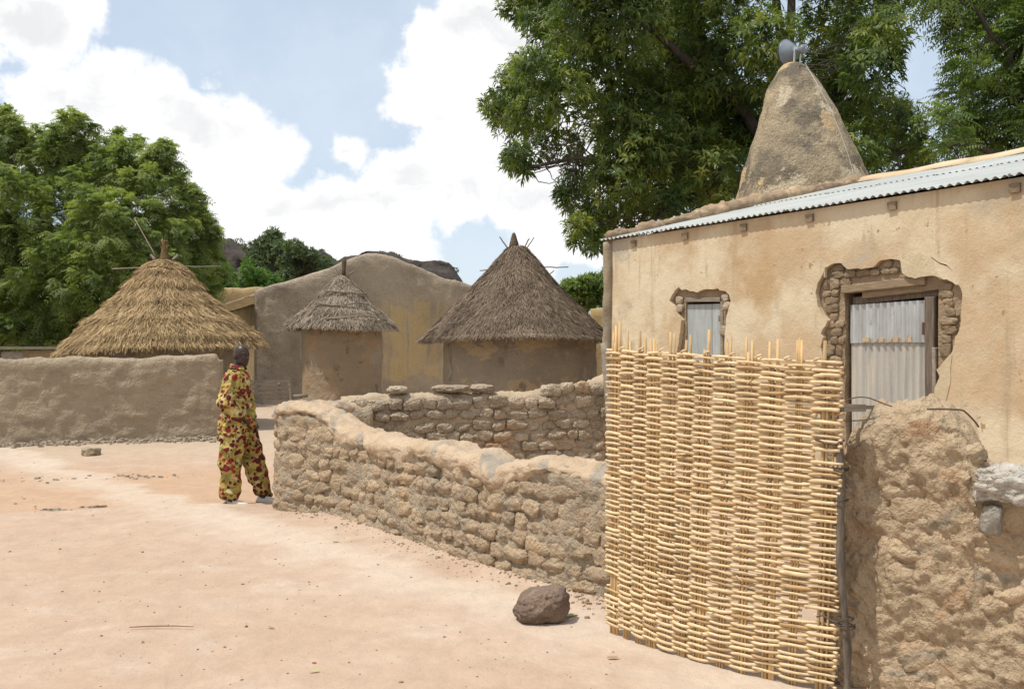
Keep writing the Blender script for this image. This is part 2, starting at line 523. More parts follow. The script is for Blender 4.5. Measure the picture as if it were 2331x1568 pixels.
M['thatch_core_gold'] = earth('golden thatch core', (0.20, 0.13, 0.06), (0.13, 0.085, 0.04), 8, bump=((60, 0.02),))
M['thatch_core_grey'] = earth('grey thatch core', (0.13, 0.10, 0.07), (0.09, 0.07, 0.05), 8, bump=((60, 0.02),))
M['stick'] = wood('grey weathered sticks', (0.34, 0.29, 0.23), (0.22, 0.185, 0.15), (20, 20, 20))
M['old_wood'] = wood('weathered boards', (0.29, 0.24, 0.185), (0.17, 0.138, 0.105), (8, 8, 70))
M['door_wood'] = wood('dark door timber', (0.20, 0.155, 0.115), (0.10, 0.075, 0.055), (60, 60, 5))
M['lintel_wood'] = wood('lintel timber', (0.33, 0.245, 0.155), (0.20, 0.145, 0.09), (7, 7, 80))
M['cane'] = wood('split cane', (0.68, 0.515, 0.305), (0.54, 0.39, 0.215), (22, 22, 90), objvar=0.13, rough=0.5)
M['stake'] = wood('peeled stakes', (0.60, 0.41, 0.20), (0.42, 0.275, 0.13), (60, 60, 7), objvar=0.2, rough=0.6)
M['post'] = wood('dark gnarled post', (0.15, 0.12, 0.09), (0.075, 0.06, 0.046), (50, 50, 10))
M['wire'] = plain('rusty wire', (0.10, 0.075, 0.055), 0.6, 0.4)
M['horn'] = plain('grey enamelled horn', (0.17, 0.195, 0.22), 0.38, 0.0, 0.12, 12)
M['horn_dark'] = plain('dark horn rim', (0.06, 0.06, 0.065), 0.5)
M['bracket'] = plain('pale bracket', (0.50, 0.50, 0.48), 0.5, 0.2)
M['bark'] = earth('dark bark', (0.10, 0.08, 0.062), (0.06, 0.048, 0.04), 6, bump=((25, 0.03), (90, 0.008)), stretch=(1, 1, 0.3))
M['mango'] = leafy('mango leaves', (0.038, 0.066, 0.022), (0.115, 0.165, 0.042), (0.29, 0.30, 0.065), 0.38, 0.5)
M['feather'] = leafy('feathery leaves', (0.085, 0.125, 0.042), (0.19, 0.24, 0.078), (0.30, 0.335, 0.12), 0.44, 0.6)
M['neem'] = leafy('neem leaves', (0.060, 0.098, 0.032), (0.140, 0.195, 0.055), (0.24, 0.28, 0.08), 0.42, 0.5)
M['far_dark'] = leafy('far dark leaves', (0.045, 0.068, 0.034), (0.090, 0.125, 0.058), (0.14, 0.175, 0.08), 0.32, 0.55)
M['far_bright'] = leafy('bright bush leaves', (0.04, 0.085, 0.016), (0.085, 0.165, 0.026), (0.145, 0.23, 0.04), 0.34, 0.5)

# ------------------------------------------------------------------ ground
FRONT = [gp(*p)[:2] for p in ((1440, 1398), (1390, 1380), (1300, 1356), (1150, 1312), (1000, 1264), (900, 1232), (760, 1184), (690, 1166))]
FRONT = np.array(FRONT)


def poly_dist(xy, P):
    d = np.full(len(xy), 1e9)
    for a, b in zip(P[:-1], P[1:]):
        t = np.clip(((xy - a) @ (b - a)) / ((b - a) @ (b - a)), 0, 1)
        d = np.minimum(d, np.linalg.norm(xy - (a + t[:, None] * (b - a)), axis=1))
    return d


def sstep(x, a, b):
    t = np.clip((x - a) / (b - a), 0, 1)
    return t * t * (3 - 2 * t)


LWALL = np.array([[-5.42, 17.9], [-8.95, 16.9], [-12.5, 16.3], [-18.0, 15.8]])


def gz(x, y):
    x, y = np.atleast_1d(np.asarray(x, float)), np.atleast_1d(np.asarray(y, float))
    p = np.stack([x, y, 0 * x], 1)
    z = 0.012 * fbm(p * 0.7, 3, 3) * sstep(np.hypot(x, y), 0.5, 4) + 0.004 * fbm(p * 4, 2, 9) + 0.035 * fbm(p * 0.12, 2, 5) * sstep(y, 12, 30)
    yl = 9.85 + (x + 5.2) * 0.19 + 0.12 * fbm(p * 0.9, 2, 12)
    z = z - 0.055 * sstep(y, yl, yl + 0.22) * sstep(-x, 2.2, 2.8) * (1 - sstep(y, 13.5, 17))
    xy = np.stack([x, y], 1)
    z = z + 0.06 * np.exp(-poly_dist(xy, FRONT) / 0.13) + 0.07 * np.exp(-poly_dist(xy, LWALL) / 0.25)
    r = np.hypot(x, y)
    return z + 6.0 * sstep(r, 150, 500) * 0


def g0(x, y):
    return float(gz(x, y)[0])


ux = np.concatenate([-np.geomspace(600, 9.2, 50), np.linspace(-9, 6, 330), np.geomspace(6.2, 600, 40)])
uy = np.concatenate([np.linspace(-8, 1.9, 12), np.linspace(2, 13, 240), np.linspace(13.1, 22, 110), np.geomspace(22.3, 1200, 70)])
gx, gy = np.meshgrid(ux, uy, indexing='ij')
gv = np.stack([gx.ravel(), gy.ravel(), gz(gx.ravel(), gy.ravel())], 1)
m, nt = new_mat('laterite earth')
pos = nd(nt, 'ShaderNodeNewGeometry').outputs['Position']
n1 = noise(nt, pos, 0.5, 6, 0.6)
n2 = noise(nt, vmt(nt, 'MULTIPLY', pos, (0.9, 1.1, 1)), 1.1, 9, 0.68, 0.3)
col = mix(nt, smooth(nt, n1, 0.35, 0.65), (0.432, 0.318, 0.235), (0.408, 0.292, 0.212))
col = mix(nt, smooth(nt, n2, 0.48, 0.74), col, (0.47, 0.375, 0.29))
sx = nd(nt, 'ShaderNodeSeparateXYZ', {0: pos})
# the road strip that crosses behind, in redder earth, and the pale sweep in front of the wall
yy = mth(nt, 'ADD', sx.outputs[1], mth(nt, 'MULTIPLY', mth(nt, 'ADD', sx.outputs[0], 5.2), -0.19))
yy = mth(nt, 'ADD', yy, mth(nt, 'MULTIPLY_ADD', noise(nt, pos, 0.8, 5), 2.4, -1.2))
rd = mth(nt, 'MULTIPLY', smooth(nt, yy, 9.7, 10.2), smooth(nt, yy, 15.5, 12.5))
col = mix(nt, mth(nt, 'MULTIPLY', rd, 0.75), col, (0.42, 0.275, 0.175))
far = smooth(nt, yy, 14.5, 16.5)
col = mix(nt, mth(nt, 'MULTIPLY', far, 0.85), col, (0.42, 0.325, 0.235))
ln = vmt(nt, 'DOT_PRODUCT', vmt(nt, 'SUBTRACT', pos, (-0.6, 7.75, 0)), (-0.76, -0.65, 0))
ln = mth(nt, 'ADD', ln, mth(nt, 'MULTIPLY_ADD', noise(nt, pos, 1.1, 6), 1.2, -0.6))
pale = mth(nt, 'MULTIPLY', smooth(nt, ln, 0.1, 0.45), smooth(nt, ln, 1.25, 0.6))
col = mix(nt, mth(nt, 'MULTIPLY', pale, 0.65), col, (0.515, 0.43, 0.34))
bl = noise(nt, vmt(nt, 'MULTIPLY', pos, (1.0, 0.7, 1)), 5.5, 7, 0.68, 0.5)
col = vmt(nt, 'SCALE', col, s=nd(nt, 'ShaderNodeMapRange', {'Value': bl, 'From Min': 0.3, 'From Max': 0.7, 'To Min': 0.90, 'To Max': 1.09}).outputs[0])
gr = noise(nt, pos, 130, 4, 0.7)
col = vmt(nt, 'SCALE', col, s=nd(nt, 'ShaderNodeMapRange', {'Value': gr, 'From Min': 0.25, 'From Max': 0.75, 'To Min': 0.88, 'To Max': 1.12}).outputs[0])
vo = nd(nt, 'ShaderNodeTexVoronoi', {'Vector': pos, 'Scale': 9.0})
dots = mth(nt, 'MULTIPLY', smooth(nt, vo.outputs[0], 0.055, 0.03), mth(nt, 'GREATER_THAN', nd(nt, 'ShaderNodeSeparateColor', {0: vo.outputs[1]}).outputs[0], 0.62))
col = mix(nt, mth(nt, 'MULTIPLY', dots, 0.7), col, (0.26, 0.14, 0.075))
h = mth(nt, 'ADD', mth(nt, 'MULTIPLY', noise(nt, pos, 3.0, 5), 0.014), mth(nt, 'ADD', mth(nt, 'MULTIPLY', noise(nt, pos, 14, 6, 0.65), 0.012), mth(nt, 'MULTIPLY', noise(nt, pos, 120, 4, 0.65), 0.0022)))
bp = nd(nt, 'ShaderNodeBump', {'Height': h, 'Distance': 1.0, 'Strength': 1.0}).outputs[0]
finish(nt, nd(nt, 'ShaderNodeBsdfPrincipled', {'Base Color': col, 'Roughness': 0.95, 'Normal': bp, 'Specular IOR Level': 0.1}).outputs[0])
M['ground'] = m
tag(part('ground', gv, gridF(len(ux), len(uy)), m), kind='structure')

# rocky escarpment far behind
sil = np.array([(-900, 470), (-400, 500), (0, 520), (300, 530), (480, 545), (540, 551), (575, 566), (640, 572), (705, 574), (752, 577), (764, 600), (775, 606), (800, 596), (860, 578), (900, 583), (925, 596), (965, 605), (1005, 606), (1032, 611), (1040, 628), (1056, 650), (1085, 672), (1150, 700), (1300, 735), (1700, 760), (2600, 770)], float)
hx = np.linspace(-900, 2600, 500)
hyz = np.interp(hx, sil[:, 0], sil[:, 1])
rows = []
for k, t in enumerate(np.linspace(0, 1, 46)):
    Yb = 330 + 60 * sstep(t, 0.35, 1.0) - 55 * (1 - t)
    X = (hx - CX) / FPX * 390
    top = (HZ - hyz) / FPX * 390 + CAM_H
    cl = 0.18 + 0.82 * sstep(t, 0.42, 0.72) if t > 0.42 else 0.18 * t / 0.42
    cl = np.minimum(t * 0.9, 0.4) + 0.6 * sstep(np.full_like(X, t), 0.5, 0.9)
    rows.append(np.stack([X, np.full_like(X, Yb), np.maximum(top * np.clip(cl, 0, 1), -1)], 1))
hv = np.stack(rows, 1).reshape(-1, 3)
q = hv * np.array([0.035, 0.035, 0.12])
hv[:, 1] += 9 * fbm(q, 4, 31) + 2 * np.floor(2.5 * vn(hv * np.array([0.02, 0.02, 0.25]), 5))
hv[:, 2] += 1.1 * fbm(hv * 0.09, 4, 33) * sstep(hv[:, 2], 2, 10)
back = hv.reshape(500, 46, 3)[:, -1] + np.array([0, 120, -60.0])
hv = np.concatenate([hv.reshape(500, 46, 3), back[:, None]], 1).reshape(-1, 3)
M['cliff'] = earth('dark sandstone cliff', (0.078, 0.062, 0.053), (0.038, 0.034, 0.031), 0.09, [((0.12, 0.08, 0.058), 0.12, 0.58, 0.7, (1, 1, 3)), ((0.05, 0.062, 0.033), 0.10, 0.60, 0.66, (1, 1, 1.4))], bump=((0.35, 2.2), (1.5, 0.5)), speck=(1.5, 0.3), stretch=(1, 1, 3))
tag(part('hill', hv, gridF(500, 47), M['cliff']), kind='structure')


# ------------------------------------------------------------------ walls
def resample(P, ds):
    P = np.asarray(P, float)
    # Catmull-Rom, then even spacing
    Q = np.concatenate([[2 * P[0] - P[1]], P, [2 * P[-1] - P[-2]]])
    out = []
    for i in range(1, len(Q) - 2):
        for t in np.linspace(0, 1, 40, endpoint=False):
            a, b, c, d = Q[i - 1:i + 3]
            out.append(0.5 * (2 * b + (c - a) * t + (2 * a - 5 * b + 4 * c - d) * t * t + (3 * b - a - 3 * c + d) * t ** 3))
    out.append(P[-1])
    out = np.array(out)
    s = np.concatenate([[0], np.cumsum(np.linalg.norm(np.diff(out, axis=0), axis=1))])
    n = max(2, int(s[-1] / ds))
    u = np.linspace(0, s[-1], n)
    return np.stack([np.interp(u, s, out[:, k]) for k in range(2)], 1), u


class Wall:
    """a free-standing earth wall along a centre line; its seen face is on the left of the direction of travel"""

    def __init__(w, P, half, ztop, zbase=-0.1, ds=0.025, smoothpath=True):
        w.P, w.s = resample(P, ds) if smoothpath else resample(P, ds)
        w.half, w.zb = half, zbase
        w.zt = ztop(w.s, w.P) if callable(ztop) else np.full(len(w.s), ztop)
        T = nrm(np.gradient(w.P, axis=0))
        w.N = np.stack([-T[:, 1], T[:, 0]], 1)
        w.T = T

    def frame(w, s):
        p = np.array([np.interp(s, w.s, w.P[:, k]) for k in range(2)])
        n = nrm(np.array([np.interp(s, w.s, w.N[:, k]) for k in range(2)]))
        return p, n, np.interp(s, w.s, w.zt)

    def ribbon(w, cut=0.0, nz=36, amp=((7, 0.02), (22, 0.008)), seed=1, crown=0.0, batter=0.03, rnd=0.06):
        """front face, top and back face in one skin"""
        n = len(w.s)
        prof = [(1 + 0 * t, t) for t in np.linspace(0, 1, nz)]
        nt_ = 10
        cols = []
        top = w.zt - cut
        for t in np.linspace(0, 1, nz):
            o = w.half + batter * (1 - t) - rnd * max(0, (t - 0.94) / 0.06) ** 2 * (1 if crown == 0 else 1)
            z = w.zb + (top - w.zb) * t
            cols.append((np.full(n, o), z))
        for a in np.linspace(0, 1, nt_)[1:-1]:
            o = (w.half - rnd) * (1 - 2 * a)
            cols.append((np.full(n, o), top + crown * np.sin(a * PI)))
        for t in np.linspace(1, 0, 14):
            o = -(w.half + batter * (1 - t) - rnd * max(0, (t - 0.94) / 0.06) ** 2)
            cols.append((np.full(n, o), w.zb + (top - w.zb) * t))
        O = np.stack([c[0] for c in cols], 1)
        Z = np.stack([c[1] for c in cols], 1)
        V = np.concatenate([w.P[:, None, :] + O[..., None] * w.N[:, None, :], Z[..., None]], 2)
        k = V.shape[1]
        # displacement along the profile normal
        d = sum(a * fbm(V.reshape(-1, 3) * f, 3, seed + i) for i, (f, a) in enumerate(amp)).reshape(n, k)
        tz = np.gradient(Z, axis=1)
        to = np.gradient(O, axis=1)
        ln = np.hypot(tz, to) + 1e-9
        V[..., :2] += (d * tz / ln)[..., None] * w.N[:, None, :]
        V[..., 2] += -d * to / ln
        # rounded ends
        e1 = V[0].copy(); e1[:, :2] = w.P[0] + (e1[:, :2] - w.P[0]) * 0.82 - w.T[0] * 0.05
        e0 = np.repeat(V[0].mean(0)[None], k, 0); e0[:, 2] = V[0][:, 2]; e0[:, :2] = w.P[0] - w.T[0] * 0.07
        f1 = V[-1].copy(); f1[:, :2] = w.P[-1] + (f1[:, :2] - w.P[-1]) * 0.93 + w.T[-1] * 0.04
        f0 = np.repeat(V[-1].mean(0)[None], k, 0); f0[:, 2] = V[-1][:, 2]; f0[:, :2] = w.P[-1] + w.T[-1] * 0.07
        V = np.concatenate([e0[None], e1[None], V, f1[None], f0[None]])
        return V.reshape(-1, 3), gridF(n + 4, k)


STONES = []
for k in range(16):
    V, F = cubesphere(8, 0.25 + 0.30 * RNG.random())
    off = RNG.random(3) * 50
    r = 1 + 0.17 * fbm(V * 1.3 + off, 2, 5) + 0.09 * fbm(V * 3.0 + off, 3, 8, 0.6)
    V = V * r[:, None]
    V[:, 2] *= 1 + 0.12 * RNG.standard_normal() * V[:, 0]
    STONES.append((V, F))
_stone_me = {}


def stone_mesh(k, mat):
    if (k, mat.name) not in _stone_me:
        V, F = STONES[k]
        _stone_me[k, mat.name] = npmesh('stone', V, F, mat, True)
    return _stone_me[k, mat.name]


def lay_stones(w, root, mat, width=(0.15, 0.24), height=(0.10, 0.15), proud=0.035, gap=0.015, z0=0.02, margin=0.1, s0=0.0, s1=None, off=None, name='stone', rot=0.05, limit=300, deep=0.07, skip=0.0, wander=0.012):
    z, n = z0, 0
    base = org(root)
    s1 = w.s[-1] if s1 is None else s1
    while z < w.zt.max():
        hh = random.uniform(*height)
        s = s0 - random.random() * 0.1
        while s < s1:
            ww = random.uniform(*width)
            sc = s + ww / 2
            if sc > s1 + 0.03:
                break
            p, nn, zt = w.frame(sc)
            zc = z + hh / 2 + random.uniform(-wander, wander)
            if zc + hh * 0.5 < zt - margin and n < limit and random.random() >= skip:
                o = w.half - deep + random.uniform(0.4, 1.1) * proud + 0.03 * (1 - zc / zt)
                c = np.array([p[0] + nn[0] * o, p[1] + nn[1] * o, zc])
                me = stone_mesh(random.randrange(16), mat)
                ang = math.atan2(nn[1], nn[0]) + PI / 2
                link(name, me, root, tuple(c - base), (random.uniform(-rot, rot), random.uniform(-rot, rot) * 1.6, ang + random.uniform(-rot, rot)),
                     ((ww - gap) / 2 * 1.06, deep, (hh - gap) / 2 * random.uniform(0.9, 1.18)))
                n += 1
            s += ww
        z += hh
    return n


# --- the curved rubble wall in front
sil_x = [560, 640, 655, 690, 730, 765, 800, 850, 900, 960, 1020, 1060, 1100, 1150, 1175, 1210, 1260, 1300, 1350, 1395, 1480]
sil_y = [945, 945, 930, 915, 920, 934, 962, 982, 994, 1001, 1005, 1012, 1026, 1047, 1049, 1040, 1035, 1037, 1049, 1064, 1085]


def front_top(s, P):
    px = CX + P[:, 0] / P[:, 1] * FPX
    py = np.interp(px, sil_x, sil_y)
    z = CAM_H - (py - HZ) / FPX * (P[:, 1])
    z = np.where(P[:, 1] > 10.2, np.maximum(z, 1.07), z)
    k = np.ones(9) / 9
    return np.convolve(np.pad(z, 4, 'edge'), k, 'valid')


HALF = 0.17
o = FRONT
T = nrm(np.gradient(o, axis=0))
ctr = o - np.stack([-T[:, 1], T[:, 0]], 1) * (HALF + 0.03)
ctr = np.concatenate([ctr[:-1], [[-2.22, 10.02], [-2.27, 10.32], [-2.1, 10.62], [-1.85, 10.78], [-1.62, 10.84]]])
w = Wall(ctr, HALF, front_top)
root = thing('stone_wall', 'low curved rubble wall with smooth rounded mud top, beside the wicker gate', 'wall', (-0.6, 7.8, 0))
V, F = w.ribbon(cut=0.07, nz=44, amp=((6, 0.022), (18, 0.016), (45, 0.008)), seed=11)
part('mortar', V, F, M['front_mortar'], root)
# coping: a skin of mud smoothed over the top and running down the face
n = len(w.s)
tap = 0.45 + 0.55 * sstep(w.s[-1] - w.s, 0.0, 0.40)
ss_ = np.stack([w.s * 2.3, 0 * w.s, 0 * w.s], 1)
drop = 0.085 + 0.075 * np.clip(fbm(ss_, 3, 46), -0.6, 1.2) + 0.035 * fbm(ss_ * 5, 2, 48)
drop = np.clip(drop, 0.03, 0.22)
K1, K2 = 12, 26
cols_o, cols_z = [], []
for t in np.linspace(0, 1, K1, endpoint=False):
    cols_o.append((HALF + 0.020 + 0.012 * t - 0.055 * (1 - t) ** 3) * tap)
    cols_z.append(-0.085 - drop * (1 - t))
for a_ in np.linspace(0, PI, K2):
    cols_o.append((HALF + 0.032) * np.sign(np.cos(a_)) * abs(np.cos(a_)) ** 0.8 * tap)
    cols_z.append(-0.085 + 0.088 * np.sin(a_) ** 0.8 * tap)
for t in np.linspace(0.2, 1, 5):
    cols_o.append(-(HALF + 0.032 - 0.06 * t ** 2) * tap)
    cols_z.append(-0.085 - 0.12 * t + 0 * tap)
O = np.stack([c + 0 * w.s for c in cols_o], 1); Zp = np.stack([c + 0 * w.s for c in cols_z], 1)
kk_ = O.shape[1]
V = np.concatenate([w.P[:, None, :] + O[..., None] * w.N[:, None, :], (w.zt[:, None] + Zp)[..., None]], 2)
flat = V.reshape(-1, 3)
ca = np.tile(np.linspace(1, -1, kk_), n)
sw = np.repeat(w.s, kk_) + 0.16 * ca + 0.12 * fbm(flat * 3.0, 2, 44)
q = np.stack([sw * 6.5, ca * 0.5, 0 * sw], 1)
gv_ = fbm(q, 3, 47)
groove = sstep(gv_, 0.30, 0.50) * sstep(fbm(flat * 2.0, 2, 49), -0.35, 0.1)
d = 0.030 * fbm(flat * 2.6, 3, 41) + 0.018 * fbm(flat * 9, 3, 43) + 0.010 * fbm(flat * 28, 3, 45) - 0.014 * groove
d = d.reshape(n, -1)
to, tz = np.gradient(O, axis=1), np.gradient(Zp, axis=1)
ll = np.hypot(to, tz) + 1e-9
V[..., :2] += (d * tz / ll)[..., None] * w.N[:, None, :]
V[..., 2] += -d * to / ll
e0 = V[0] * 0 + V[0].mean(0)
e1 = V[-1] * 0 + V[-1].mean(0)
V = np.concatenate([e0[None], V, e1[None]])
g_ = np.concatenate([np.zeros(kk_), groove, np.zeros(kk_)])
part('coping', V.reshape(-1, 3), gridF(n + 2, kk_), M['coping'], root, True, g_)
lay_stones(w, root, M['front_wall'], (0.13, 0.27), (0.105, 0.165), proud=0.024, gap=0.002, z0=-0.01, margin=0.09, s1=w.s[-1] - 0.9, skip=0.06, rot=0.11, wander=0.02)

# --- block wall behind the enclosure
bw_px = [(1420, 838), (1392, 842), (1372, 850), (1350, 862), (1330, 868), (1250, 873), (1238, 886), (1130, 891), (1000, 893), (850, 894), (800, 898), (775, 903), (765, 925), (700, 935)]
bx = np.array([p[0] for p in bw_px][::-1], float)
by = np.array([p[1] for p in bw_px][::-1], float)


def back_top(s, P):
    px = CX + P[:, 0] / P[:, 1] * FPX
    return CAM_H - (np.interp(px, bx, by) - HZ) / FPX * (P[:, 1] - 0.1)


wb = Wall(np.array([[1.42, 11.7], [0.6, 11.45], [-0.4, 11.2], [-1.3, 11.0], [-1.86, 10.9]]), 0.14, back_top)
root = thing('block_wall', 'grey rubble block wall closing the enclosure behind the curved wall', 'wall', (-0.2, 11.2, 0))
V, F = wb.ribbon(cut=0.035, nz=40, amp=((7, 0.016), (24, 0.014), (60, 0.006)), seed=51, rnd=0.05, crown=0.02)
part('mortar', V, F, M['mortar'], root)
lay_stones(wb, root, M['back_wall'], (0.14, 0.25), (0.11, 0.155), proud=0.05, gap=0.006, z0=0.1, margin=-0.02, rot=0.08, deep=0.075, wander=0.018)
# loose blocks lying on it
for px, py, ww, hh, lab in ((905, 888, 0.235, 0.095, 'rounded loose stone lying alone on the grey block wall'),
                            (1027, 884, 0.44, 0.085, 'longest flat stone slab lying on the grey block wall'),
                            (1098, 883, 0.29, 0.085, 'shorter flat slab on the block wall, in front of the right hut')):
    Y = float(np.interp((px - CX) / FPX, np.sort(wb.P[:, 0] / wb.P[:, 1]), wb.P[np.argsort(wb.P[:, 0] / wb.P[:, 1]), 1])) - 0.06
    c = at(px, py, Y)
    V, F = cubesphere(10, 0.32)
    V = V * (1 + 0.14 * fbm(V * 1.8 + px, 3, 3) + 0.05 * fbm(V * 6 + px, 2, 3))[:, None] * np.array([ww / 2, 0.12, hh / 2])
    t = thing('loose_stone', lab, 'stone', c - np.array([0, 0, hh / 2]), 'loose stones on the block wall')
    part('stone_body', V + c, F, M['back_wall'], t)
    t_me = t

# --- smooth mud wall on the far left
root = thing('mud_wall', 'smooth grey mud wall in front of the golden thatched hut', 'wall', (-8.9, 16.95, 0))


def left_top(s, P):
    return 1.47 + 0.075 * np.exp(-s / 1.6) + 0.018 * fbm(np.stack([s * 1.3, 0 * s, 0 * s], 1), 3, 4) - 0.10 * np.maximum(0, 1 - s / 0.08) ** 2


wl = Wall(LWALL, 0.14, left_top, ds=0.05)
V, F = wl.ribbon(nz=40, amp=((1.6, 0.03), (6, 0.016), (16, 0.006)), seed=71, rnd=0.03, crown=0.03, batter=0.06)
part('wall_body', V, F, M['left_wall'], root)

# --- the mud pier and wall by the gate
pier_s = [0, 0.60, 0.98, 1.12, 1.20, 1.32, 1.42, 1.55, 1.66, 1.75, 1.80, 1.86]


def pier_top(s, P):
    L = s[-1]
    e = L - s                                            # distance from the end at the gate
    z = np.interp(e, [0, 0.03, 0.08, 0.17, 0.28, 0.40, 0.51, 0.58, 0.65, 0.71, 0.95, 1.65, 3], [1.10, 1.20, 1.315, 1.385, 1.41, 1.415, 1.375, 1.30, 1.16, 1.115, 1.11, 1.09, 1.1])
    return z - 0.062 + 0.012 * fbm(np.stack([s * 7, 0 * s, 0 * s], 1), 2, 6)


wp = Wall(np.array([[3.6, 3.75], [2.8, 4.2], [2.2, 4.58], [1.705, 4.935]]), 0.20, pier_top, ds=0.011)
root = thing('gate_pier', 'lumpy brown mud pier and wall end hinging the wicker gate', 'wall', (1.9, 4.75, 0))
V, F = wp.ribbon(nz=120, amp=((4.5, 0.024), (11, 0.015), (28, 0.011), (65, 0.006)), seed=91, rnd=0.06, crown=0.045, batter=0.05)
part('mud_body', V, F, M['pier'], root)
lay_stones(wp, root, M['pier'], (0.16, 0.32), (0.10, 0.17), proud=0.014, gap=0.0, z0=0.0, margin=0.06, s0=0.6, rot=0.22, deep=0.075, skip=0.12, wander=0.04)


def embed(px, py, ww, hh, mat, label=None, dep=0.07, Y=4.45):
    c = at(px, py, Y)
    o = link('stone', stone_mesh(random.randrange(16), mat), root, tuple(c - org(root)), (0.1, random.uniform(-.15, .15), -0.6), (ww / 2, dep, hh / 2))
    if label: o['label'] = label


M['white_stone'] = earth('whitish laterite block', (0.60, 0.55, 0.48), (0.44, 0.395, 0.335), 7.0, bump=((24, 0.03), (60, 0.025)), vor=(40, 0.025))
V, F = cubesphere(22, 0.35)
V = V * (1 + 0.20 * fbm(V * 1.5 + 3, 3, 5) + 0.10 * fbm(V * 5, 3, 9, 0.65))[:, None] * np.array([0.20, 0.14, 0.082])
c_ = at(2332, 1102, 4.29)
ca_ = math.atan2(-0.5, 0.87)
V = np.stack([V[:, 0] * math.cos(ca_) - V[:, 1] * math.sin(ca_), V[:, 0] * math.sin(ca_) + V[:, 1] * math.cos(ca_), V[:, 2]], 1) + c_
o = part('stone', V, F, M['white_stone'], root)
o['label'] = 'whitish top stone of the low wall'
embed(2258, 1182, 0.09, 0.14, M['grey_stone'], 'upright grey stone set in the mud', 0.05, 4.30)


